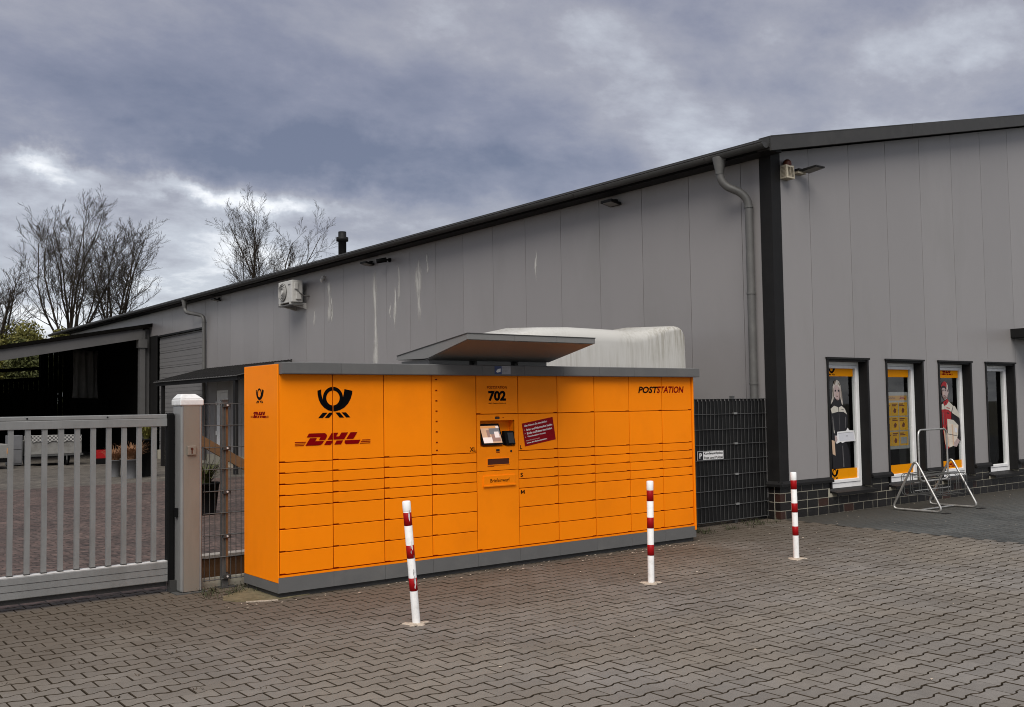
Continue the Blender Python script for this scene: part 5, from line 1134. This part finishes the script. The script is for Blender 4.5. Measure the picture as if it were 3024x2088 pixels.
# canopy over the terminal
cx0, cx1 = 1.602, 3.172
can = MB()
yF, yB = -0.62, 0.62; zF, zB = 2.308, 2.156
th = 0.042
can.hexa([(cx0+0.002, yF, zF-th), (cx1-0.002, yF, zF-th), (cx1-0.002, yB, zB-0.01-th*0.6), (cx0+0.002, yB, zB-0.01-th*0.6), (cx0+0.002, yF, zF), (cx1-0.002, yF, zF), (cx1-0.002, yB, zB), (cx0+0.002, yB, zB)])
cano = can.build('canopy', M['grey'], lk)
for a, b in ((cx0, 2.145), (2.148, 2.672), (2.675, cx1)):
    MB().box(a, b, yF-0.012, yF-0.001, zF-th-0.004, zF+0.006).build('front_edge', M['canopygrey'], cano)
MB().prism([(yF-0.012, zF-th-0.004), (yF-0.012, zF+0.006), (yB, zB+0.006), (yB+0.02, zB-0.03), (0.12, 2.115), (0.05, 2.118)], 'x', cx0-0.012, cx0).build('side_cheek', M['canopygrey'], cano)
MB().prism([(yF-0.016, zF+0.0065), (yF-0.016, zF+0.014), (yB+0.004, zB+0.014), (yB+0.004, zB+0.0065)], 'x', cx0-0.018, cx1+0.018).build('roof_sheet', M['roof'], cano)
MB().prism([(yF-0.012, zF-th-0.004), (yF-0.012, zF+0.006), (yB, zB+0.006), (yB+0.02, zB-0.03), (0.12, 2.115), (0.05, 2.118)], 'x', cx1, cx1+0.012).build('side_cheek', M['canopygrey'], cano)
MB().hexa([(cx0, 0.10, 2.10), (cx1, 0.10, 2.10), (cx1, yF, zF-th-0.010), (cx0, yF, zF-th-0.010), (cx0, 0.10, 2.108), (cx1, 0.10, 2.108), (cx1, yF, zF-th-0.003), (cx0, yF, zF-th-0.003)]).build('soffit', M['canopygrey'], cano)
for a, b in ((cx0+0.04, 2.125), (2.222, 2.655), (2.752, cx1-0.03)): MB().box(a, b, 0.10, 0.62, 2.0435, 2.108).build('riser_box', M['canopygrey'], cano)
MB().box(cx0+0.06, cx1-0.06, 0.16, 0.60, 2.0436, 2.107).build('riser_core', M['darkslot'], cano)

# ------------------------------------------------------------------ mossy concrete slab edge beside the locker
ms_ = MB(); ms_.prism([(-0.40, 0.24), (-0.34, 0.12), (-0.24, 0.05), (-0.12, -0.01), (-0.03, -0.05), (0.3, 0.0), (0.3, 0.7), (-0.02, 0.66), (-0.2, 0.5), (-0.33, 0.42)], 'z', -0.02, 0.006)
tag(ms_.build('concrete_footing', M['moss']), 'mossy concrete footing patch at the left foot of the locker', 'footing')
ed = MB(); ed.prism([(-0.28, 0.035), (-0.03, -0.066), (-0.03, -0.045), (-0.27, 0.055)], 'z', -0.01, 0.0075); tag(ed.build('kerb_strip', M['foot']), 'short pale concrete edge strip at the left foot of the locker', 'strip')

# ------------------------------------------------------------------ bollards
def bollard(x, y, lean, tilt, h, label, seed):
    e = bpy.data.objects.new('bollard', None); col.objects.link(e); e.location = (x, y, 0); tag(e, label, 'bollard', 'red and white posts in front of the locker')
    rnd = random.Random(seed); r_ = 0.0305
    rot = Euler((R(tilt), R(lean), 0))
    zs = [0.0, 0.272, 0.378, 0.539, 0.646, 0.807, 0.914, 1.0]
    zs = [z*h for z in zs]
    def part(nm, mb, m, bev=0.0, parent=e):
        me = mb.mesh(nm); bm = bmesh.new(); bm.from_mesh(me); bmesh.ops.recalc_face_normals(bm, faces=bm.faces); bm.to_mesh(me); bm.free(); me.materials.append(m)
        o = bpy.data.objects.new(nm, me); col.objects.link(o); o.parent = parent; return o
    pst = part('post', MB().lathe([(r_, -0.03), (r_, zs[-1]-0.006), (r_-0.004, zs[-1]-0.001)], (0, 0, 0), 28), M['steelpaint']); pst.rotation_euler = rot
    cp = part('cap', MB().lathe([(r_+0.0012, zs[-1]-0.075*h), (r_+0.0012, zs[-1]), (r_-0.004, zs[-1]+0.005), (0.004, zs[-1]+0.007)], (0, 0, 0), 28), M['pvc']); cp.rotation_euler = rot
    for a, b in ((zs[1], zs[2]), (zs[3], zs[4]), (zs[5], zs[6])):
        o = part('red_band', MB().lathe([(r_, a), (r_+0.0009, a+0.0005), (r_+0.0009, b-0.0005), (r_, b)], (0, 0, 0), 28), M['redband']); o.rotation_euler = rot
    n = 30; poly = [(rr*math.cos(2*math.pi*k/n)*1.2, rr*math.sin(2*math.pi*k/n)) for k in range(n) for rr in (0.088+0.018*math.sin(3*2*math.pi*k/n+seed)+0.012*math.sin(5*2*math.pi*k/n+2*seed)+rnd.uniform(-0.008, 0.008),)]
    f = MB(); b0 = 0
    f.v = [(u, w, -0.006) for u, w in poly]+[(u*0.8, w*0.8, 0.001+rnd.uniform(0, 0.006)) for u, w in poly]+[(u*0.4, w*0.4, 0.006+rnd.uniform(0, 0.005)) for u, w in poly]
    for i in range(n):
        j = (i+1) % n
        for q in range(2): f.f.append((q*n+i, q*n+j, (q+1)*n+j, (q+1)*n+i)); f.sm.append(True)
    f.f.append(tuple(range(2*n, 3*n))); f.sm.append(True)
    part('concrete_collar', f, M['foot'])
    return e, rot
cdv = (CAM-Vector((0.39, -1.64, 0.6))).normalized()
b1, rot1 = bollard(0.376, -1.640, -5.3, 0.6, 0.930, 'leaning red and white bollard with scraped paint, nearest the camera', 1)
b2, _ = bollard(2.912, -1.624, 0.5, 0.3, 0.925, 'upright red and white bollard between the leaning one and the one by the building', 2)
b3, _ = bollard(5.041, -1.642, -0.9, 0.2, 0.895, 'farthest red and white bollard near the building corner', 3)
# scrapes on the leaning bollard (paint worn off, facing the drive)
rnd = random.Random(5)
for k in range(26):
    z = rnd.choice([0.33, 0.36, 0.40, 0.30, 0.45, 0.50, 0.56, 0.60, 0.79, 0.83, 0.81, 0.31])+rnd.uniform(-0.02, 0.02); a = R(264+rnd.gauss(0, 8)); hh = rnd.uniform(0.008, 0.035); ww = rnd.uniform(0.05, 0.16)
    vs = []; m_ = 8
    for i in range(m_):
        t = 2*math.pi*i/m_; q = rnd.uniform(0.6, 1.1); aa = a+ww*math.cos(t)*q; zz = z+hh*math.sin(t)*q; vs.append((0.0326*math.cos(aa), 0.0326*math.sin(aa), zz))
    me = bpy.data.meshes.new('scrape'); me.from_pydata(vs, [], [tuple(range(m_))]); me.materials.append(M['pvc' if rnd.random() < 0.75 else 'scuff'])
    o = bpy.data.objects.new('scrape', me); col.objects.link(o); o.parent = b1; o.rotation_euler = Euler((rot1.x, rot1.y, 0))

# ------------------------------------------------------------------ sliding gate, post, fences
GY = 1.0
ga = empty('sliding_gate', (-2.2, GY, 0.1), 'grey aluminium sliding gate with square upright bars at the left edge', 'gate')
gx0, gx1 = -5.2, -0.636
MB().box(gx0, gx1, GY-0.03, GY+0.03, 1.500, 1.572).build('top_rail', M['alu'], ga, bevel=0.004)
MB().box(gx0, gx1, GY-0.024, GY+0.024, 1.573, 1.611).build('handrail', M['alu'], ga, bevel=0.006)
bt = MB(); bt.box(gx0, gx1, GY-0.055, GY+0.055, 0.103, 0.283); beam = bt.build('bottom_beam', M['alu'], ga, bevel=0.006)
for z in (0.165, 0.222): MB().box(gx0, gx1, GY-0.0565, GY-0.0545, z, z+0.004).build('groove', M['gutter'], beam)
MB().box(gx0, gx1, GY-0.05, GY+0.05, 0.2835, 0.287).build('beam_top', M['alu_top'], beam)  # pale strip painted as light reflecting off the beam
MB().box(gx0, gx1, GY-0.02, GY+0.02, 0.06, 0.1025).build('runner', M['gutter'], beam)
x = -0.748
while x > gx0:
    MB().box(x-0.0195, x+0.0195, GY-0.0195, GY+0.0195, 0.2875, 1.4995).build('bar', M['alu'], ga); MB().box(x-0.023, x+0.023, GY-0.023, GY+0.023, 0.2876, 0.297).build('bar_shoe', M['gutter'], ga)
    x -= 0.1313
MB().box(gx1+0.001, -0.572, GY-0.045, GY+0.045, 0.10, 1.618).build('end_buffer', M['rubber'], ga, bevel=0.012)
for x in (-1.16, -1.81): MB().lathe([(0.008, -0.003), (0.008, 0)], (x, GY-0.0245, 1.592), 10, 'y').build('bolt', M['trim'], ga)
gpst = empty('gate_post', (-0.48, 0.93, 0), 'thick square aluminium gate post with white cap and key switch', 'post')
px0, px1, py0, py1 = -0.566, -0.366, 0.815, 1.035
MB().box(px0, px1, py0, py1, 0.008, 1.69).build('shaft', M['alu'], gpst, bevel=0.02, seg=3)
MB().box(px0+0.027, px1-0.03, py0-0.003, py0+0.01, 0.012, 1.688).build('front_face', M['postface'], gpst, bevel=0.002)
for x in (px0+0.012, px1-0.024): MB().box(x, x+0.012, py0-0.0035, py0+0.01, 0.012, 1.688).build('rib', M['alu'], gpst, bevel=0.003)
MB().box(px0-0.05, px1+0.03, py0-0.05, py1+0.05, -0.012, 0.0075).build('base_plate', M['galv'], gpst)
capm = MB(); capm.box(px0-0.010, px1+0.010, py0-0.010, py1+0.010, 1.685, 1.745)
capm.hexa([(px0-0.010, py0-0.010, 1.7452), (px1+0.010, py0-0.010, 1.7452), (px1+0.010, py1+0.010, 1.7452), (px0-0.010, py1+0.010, 1.7452), (px0+0.02, py0+0.05, 1.792), (px1-0.045, py0+0.05, 1.792), (px1-0.045, py1-0.05, 1.792), (px0+0.02, py1-0.05, 1.792)])
capm.build('cap', M['capwhite'], gpst, bevel=0.012, seg=3)
MB().box(-0.512, -0.432, py0-0.022, py0-0.0032, 1.236, 1.322).build('key_switch', M['postface'], gpst, bevel=0.006)
MB().lathe([(0.012, -0.003), (0.012, 0.0)], (-0.472, py0-0.022, 1.293), 14, 'y').build('key_cylinder', M['slotbrown'], gpst); MB().box(-0.477, -0.467, py0-0.0245, py0-0.022, 1.25, 1.285).build('keyhole_cover', M['slotbrown'], gpst)
MB().box(px1+0.0005, px1+0.012, py0+0.06, py1-0.06, 0.10, 1.66).build('side_channel', M['rubber'], gpst)
MB().box(px0-0.06, px0-0.0005, py0+0.1, py1-0.04, 0.008, 0.11).build('floor_catch', M['gutter'], gpst)
MB().box(px0-0.022, px0-0.0005, py0+0.06, py0+0.12, 0.68, 0.76).build('latch', M['rubber'], gpst)

def rodfence(root, x0, x1, y, z0, z1, hz_, vp, mh, mv, rr=0.004):
    for z in hz_:
        for dy in (-0.007, 0.007): MB().tube([(x0, y+dy, z), (x1, y+dy, z)], rr, 6).build('horizontal_rod', mh, root)
    x = x0+0.01
    vme = MB().tube([(0, 0, z0), (0, 0, z1)], rr*0.8, 6).mesh('vertical_rod'); vme.materials.append(mv)
    while x < x1:
        o = bpy.data.objects.new('vertical_rod', vme); col.objects.link(o); o.parent = root; o.location = Vector((x, y, 0))-Vector(root.location); x += vp
fl_ = empty('wire_fence', (0.2, 0.87, 0), 'grey double-rod wire fence between the gate post and the locker', 'fence')
rodfence(fl_, -0.34, 1.6, 0.87, 0.07, 1.70, [0.08+0.2025*i for i in range(9)], 0.0505, M['galv'], M['fencerod'], 0.0042)
MB().box(-0.155, -0.095, 0.885, 0.925, -0.012, 1.725).build('post', M['galv'], fl_, bevel=0.004); MB().box(-0.158, -0.092, 0.882, 0.928, 1.7255, 1.738).build('post_cap', M['gutter'], fl_)
MB().box(1.2, 1.26, 0.885, 0.925, -0.012, 1.725).build('post', M['galv'], fl_, bevel=0.004)
MB().box(-0.128, -0.100, 0.876, 0.8845, 0.14, 1.70).build('cover_strip', M['wood'], fl_)
for z in (0.10, 0.47, 0.88, 1.285, 1.685): MB().box(-0.15, -0.085, 0.855, 0.8845, z-0.018, z+0.018).build('clamp', M['gutter'], fl_, bevel=0.003); MB().lathe([(0.009, -0.006), (0.009, 0.0)], (-0.115, 0.855, z), 10, 'y').build('bolt', M['alu_top'], fl_)
MB().box(-0.20, -0.03, 0.82, 0.99, -0.012, 0.008).build('foot_plate', M['gutter'], fl_)
MB().box(-0.34, 1.6, 0.93, 0.98, -0.02, 0.09).build('kerb_board', M['mortar'], fl_)
fr2 = empty('privacy_fence', (6.5, 0.8, 0), 'black privacy-strip mesh fence between the locker and the building corner', 'fence')
rodfence(fr2, 5.15, 7.725, 0.80, 0.045, 1.685, [0.052+0.2045*i for i in range(9)], 0.0775, M['fencerod'], M['fencerod'], 0.0042)
for k in range(34):
    x = 5.16+k*0.0775
    if x+0.07 > 7.73: break
    MB().box(x+0.006, x+0.0715, 0.8125, 0.8145, 0.05+random.uniform(0, 0.01), 1.687).build('privacy_strip', M['privacy'], fr2)
MB().box(5.15, 7.72, 0.8155, 0.8165, 0.055, 1.66).build('backing_strip', M['privacy'], fr2)
for x in (7.02, 5.3): MB().box(x, x+0.06, 0.82, 0.86, -0.012, 1.73 if x > 6 else 1.7).build('post', M['fencerod'], fr2)
for z in (0.26, 0.665, 1.08, 1.49): MB().box(7.02, 7.09, 0.786, 0.812, z-0.012, z+0.012).build('clamp', M['alu'], fr2)
sg = empty('parking_sign', (6.52, 0.785, 0.88), 'small black and white customer parking sign on the black fence', 'sign')
MB().box(6.268, 6.785, 0.785, 0.791, 0.878, 1.0).build('plate', M['white'], sg)
MB().box(6.276, 6.372, 0.7838, 0.7848, 0.886, 0.992).build('blue_field', M['printdark'], sg)
ring_ = MB(); ring(ring_, 6.270, 6.783, 0.880, 0.998, 0.005, 0.7838, 0.7848); ring_.build('border', M['printdark'], sg)
for s_, a, b, c, d, mm in (('P', 6.300, 6.348, 0.905, 0.975, 'white'), ('Kundenparkplatz', 6.39, 6.765, 0.944, 0.985, 'black'), ('Post und Polizei', 6.39, 6.765, 0.893, 0.928, 'black')):
    uv, fs = text_pts(s_, a, b, c, d, 0.02); flat('lettering', uv, fs, lambda u, w: (u, 0.7832, w), M[mm], sg)

# ------------------------------------------------------------------ bicycle stand
bs = empty('bicycle_stand', (10.4, -0.12, 0), 'galvanised tube bicycle stand with tall sign hoop in front of the windows', 'bicycle stand')
bx0, bx1, by = 9.97, 10.97, -0.12
for x in (bx0, bx1):
    tri = rounded([(x, by-0.40, 0.018), (x, by+0.40, 0.018), (x, by, 0.76)], 0.10, 6, True)
    MB().tube(tri, 0.017, 10, closed=True).build('end_frame', M['steeltube'], bs)
MB().tube([(bx0, by-0.02, 0.018), (bx1, by-0.02, 0.018)], 0.015, 10).build('floor_bar', M['steeltube'], bs)
MB().tube(rounded([(bx0+0.10, by, 0.43), (bx0+0.10, by, 1.19), (bx1-0.10, by, 1.19), (bx1-0.10, by, 0.43)], 0.10, 6, True), 0.014, 10, closed=True).build('sign_hoop', M['steeltube'], bs)
for z in (0.50, 0.42, 0.30): MB().tube([(bx0, by+0.02, z), (bx1, by+0.02, z)], 0.008, 8).build('cross_bar', M['steeltube'], bs)
for i in range(4):
    x = bx0+0.15+0.235*i
    for dx in (-0.03, 0.03):
        for s_ in (-1, 1):
            MB().tube(rounded([(x+dx, by, 0.52), (x+dx, by+s_*0.30, 0.54), (x+dx, by+s_*0.30, 0.22), (x+dx, by, 0.24)], 0.05, 4), 0.0055, 6).build('wheel_hoop', M['galv'], bs)
for x in (bx0, bx1): MB().box(x-0.03, x+0.12, by-0.46, by-0.38, -0.003, 0.004).build('foot_plate', M['trim'], bs)

# ------------------------------------------------------------------ trees
def bare_tree(name, base, zfork, stems, H, spread, seed, label, lean=0.0):
    rnd = random.Random(seed)
    e = empty(name, base, label, 'tree', 'bare trees behind the warehouse')
    B = Vector(base); trunk = MB(); fine = MB()
    def grow(p, d, L, r, lev, mb):
        nseg = 6 if lev <= 1 else (5 if lev == 2 else 3)
        pts = [p.copy()]; rs = [r]; q = p.copy(); dd = d.copy()
        for i in range(nseg):
            jit = 0.10 if lev <= 1 else 0.22
            dd = (dd+Vector((rnd.gauss(0, jit), rnd.gauss(0, jit), rnd.gauss(0, jit*0.5)+(0.09 if lev == 1 else 0.13)))).normalized()
            q = q+dd*(L/nseg); pts.append(q.copy()); rs.append(max(0.0065, r*(1-(i+1)/nseg*(0.78 if lev <= 1 else 0.7))))
        mb.tube(pts, rs, 6 if lev <= 1 else 3, caps=False)
        if lev >= 4: return
        nch = (9, 12, 9, 6)[lev] if lev else 0
        for c in range(nch):
            t = 0.22+0.78*(c+rnd.random())/nch; k = min(nseg-1, int(t*nseg)); f = t*nseg-k
            pp = pts[k].lerp(pts[k+1], f); ax = (pts[k+1]-pts[k]).normalized()
            perp = ax.cross(Vector((rnd.gauss(0, 1), rnd.gauss(0, 1), rnd.gauss(0, 1)))).normalized(); ang = R(rnd.uniform(24, 52))
            nd = (ax*math.cos(ang)+perp*math.sin(ang)).normalized()
            grow(pp, nd, L*rnd.uniform(0.30, 0.50)*(1.15-0.55*t), max(0.0075, (rs[k]*(1-f)+rs[k+1]*f)*rnd.uniform(0.4, 0.6)), lev+1, fine)
    top = B+Vector((0, 0, zfork))
    trunk.tube([B+Vector((0, 0, -0.1)), B+Vector((0.05, 0, zfork*0.5)), top], [0.34, 0.26, 0.22], 8)
    for s_ in range(stems):
        a = 2*math.pi*(s_+rnd.random()*0.6)/stems; tl = (0.1 if s_ % 3 == 0 else rnd.uniform(0.45, 1.0))*spread
        dirv = Vector((math.cos(a)*tl, math.sin(a)*tl, 1)).normalized()
        grow(top-Vector((0, 0, rnd.uniform(0, 0.9))), dirv, (H-zfork)*rnd.uniform(0.92, 1.06)*(1.06 if tl < 0.2*spread else 0.86)/max(0.8, dirv.z**0.5), rnd.uniform(0.075, 0.11), 1, fine)
    trunk.build('trunk', M['bark'], e, fix=False); fine.build('crown', M['bark'], e, fix=False)
bare_tree('bare_tree', (13.0, 60, 0), 5.6, 10, 14.2, 0.95, 11, 'leftmost wide bare tree rising behind the warehouse roof')
bare_tree('bare_tree', (15.9, 60.5, 0), 6.2, 8, 13.9, 0.62, 12, 'bare tree right beside the widest one behind the warehouse roof')
bare_tree('bare_tree', (25.9, 60, 0), 7.2, 9, 15.4, 0.90, 23, 'bare budding tree standing left of the roof flue')
bare_tree('bare_tree', (8.3, 58, 0), 3.6, 7, 9.8, 0.80, 31, 'bare tree cut by the left edge of the picture')
def leafy(name, base, rx, ry, zc_, rz, n, leaf, mats, seed, label, kind='tree'):
    rnd = random.Random(seed); e = empty(name, base, label, kind); B = Vector(base)
    MB().tube([B+Vector((0, 0, -0.05)), B+Vector((0.1, 0, zc_*0.6)), B+Vector((0, 0, zc_))], [0.2, 0.14, 0.05], 8).build('trunk', M['bark'], e, fix=False)
    lobes = [(Vector((rnd.uniform(-0.75, 0.75)*rx, rnd.uniform(-0.75, 0.75)*ry, zc_+rnd.uniform(-0.8, 0.7)*rz)), rnd.uniform(0.28, 0.5)) for _ in range(18)]
    vs, fs = [], []
    for i in range(n):
        c, s_ = rnd.choice(lobes); w = Vector((rnd.gauss(0, 1), rnd.gauss(0, 1), rnd.gauss(0, 1))).normalized()*(rnd.random()**0.4)
        p = B+c+Vector((w.x*rx*s_, w.y*ry*s_, w.z*rz*s_)); a = Vector((rnd.gauss(0, 1), rnd.gauss(0, 1), rnd.gauss(0, 1))).normalized(); b_ = a.cross(Vector((rnd.gauss(0, 1), rnd.gauss(0, 1), rnd.gauss(0, 1)))).normalized()
        l_ = leaf*rnd.uniform(0.6, 1.4); k = len(vs); vs += [tuple(p-a*l_), tuple(p+b_*l_*0.45), tuple(p+a*l_), tuple(p-b_*l_*0.45)]; fs.append((k, k+1, k+2, k+3))
    me = bpy.data.meshes.new('crown'); me.from_pydata(vs, [], fs); link('crown', me, M[mats], e)
leafy('leafy_tree', (8.4, 56, 0), 2.2, 1.8, 5.0, 2.8, 15000, 0.10, 'leafyellow', 41, 'yellow-green tree rising above the shed roof at the left edge')
leafy('leafy_tree', (11.0, 57, 0), 1.7, 1.6, 4.8, 2.4, 10000, 0.10, 'leafyellow', 42, 'smaller yellow-green tree at the end of the warehouse eaves')
leafy('leafy_tree', (5.6, 52, 0), 2.6, 1.8, 3.4, 2.6, 14000, 0.11, 'leafyellow', 43, 'olive bushy tree seen through the gap at the back of the shed')
leafy('leafy_tree', (8.9, 50, 0), 1.9, 1.6, 3.0, 2.4, 9000, 0.11, 'leafgreen', 44, 'darker green tree seen through the right side of the shed gap')

# ------------------------------------------------------------------ weeds, dead tufts and litter on the paving
wd = []
rnd = random.Random(77)
def scatter_tufts(name, pts, m, h, sp, label, cat):
    vs, fs = [], []
    for (x, y) in pts:
        for _ in range(rnd.randint(5, 11)):
            a = rnd.uniform(0, 6.28); o_ = sp*rnd.uniform(0.3, 1); hh = h*rnd.uniform(0.2, 1); w_ = 0.0025
            b = len(vs); c0 = Vector((x+rnd.gauss(0, sp*0.3), y+rnd.gauss(0, sp*0.3), -0.006)); sd_ = Vector((-math.sin(a), math.cos(a), 0))*w_
            tip = c0+Vector((math.cos(a)*o_, math.sin(a)*o_, hh)); mid_ = c0.lerp(tip, 0.55)+Vector((0, 0, hh*0.25))
            vs += [tuple(c0-sd_), tuple(c0+sd_), tuple(mid_+sd_), tuple(mid_-sd_), tuple(tip)]; fs += [(b, b+1, b+2, b+3), (b+3, b+2, b+4)]
    me = bpy.data.meshes.new(name); me.from_pydata(vs, [], fs); return tag(link(name, me, m), label, cat, kind='stuff')
pts = [(-2.35, -2.9), (-2.15, -2.35), (-1.95, -2.15), (-1.55, -2.3), (-1.72, -1.75), (-2.3, -1.7), (-1.25, -2.55), (-1.1, -2.1), (-2.6, -2.1), (-1.9, -1.2), (-1.4, -1.5), (-0.9, -1.9), (-0.6, -2.9), (-1.05, -3.2), (-2.0, -0.7), (-1.3, -0.6), (-0.8, -0.3), (-0.55, 0.35), (-0.75, 0.55), (-1.1, 0.2)]
pts += [(rnd.uniform(-3, 0.0), rnd.uniform(-1.6, 0.8)) for _ in range(26)]
scatter_tufts('dead_tufts', pts, M['litter'], 0.022, 0.045, 'dry dead weed tufts in the joints left of the locker', 'weeds')
pts = [(5.6+rnd.uniform(0, 2.0), rnd.uniform(0.35, 0.76)) for _ in range(40)]+[(5.45+rnd.uniform(0, 0.6), rnd.uniform(0.3, 0.7)) for _ in range(25)]+[(-0.45+rnd.uniform(0, 0.5), rnd.uniform(0.3, 0.85)) for _ in range(25)]
scatter_tufts('green_weeds', pts, M['weed'], 0.07, 0.09, 'low green weeds along the foot of the fences', 'weeds')
vs, fs = [], []
for _ in range(170):
    z = rnd.random()
    if z < 0.5: x, y = rnd.uniform(-0.6, 5.4), rnd.uniform(-0.25, 0.0)
    elif z < 0.75: x, y = rnd.uniform(-3, 7.5), rnd.uniform(-5, 0.6)
    else: x, y = rnd.uniform(5.4, 14), rnd.uniform(-2, 0.58)
    if 0 < x < 5.33 and y > -0.02: continue
    s_ = rnd.uniform(0.006, 0.018); a = rnd.uniform(0, 6.28); b = len(vs)
    for k in range(5): t = a+k*1.256; vs.append((x+s_*math.cos(t)*rnd.uniform(0.6, 1.3), y+s_*0.7*math.sin(t)*rnd.uniform(0.6, 1.3), 0.0045+rnd.uniform(0, 0.004)))
    vs.append((x, y, 0.010)); 
    for k in range(5): fs.append((b+k, b+(k+1) % 5, b+5))
me = bpy.data.meshes.new('litter'); me.from_pydata(vs, [], fs); tag(link('litter', me, M['foot']), 'pale crumbs and bits of litter scattered on the paving', 'litter', kind='stuff')
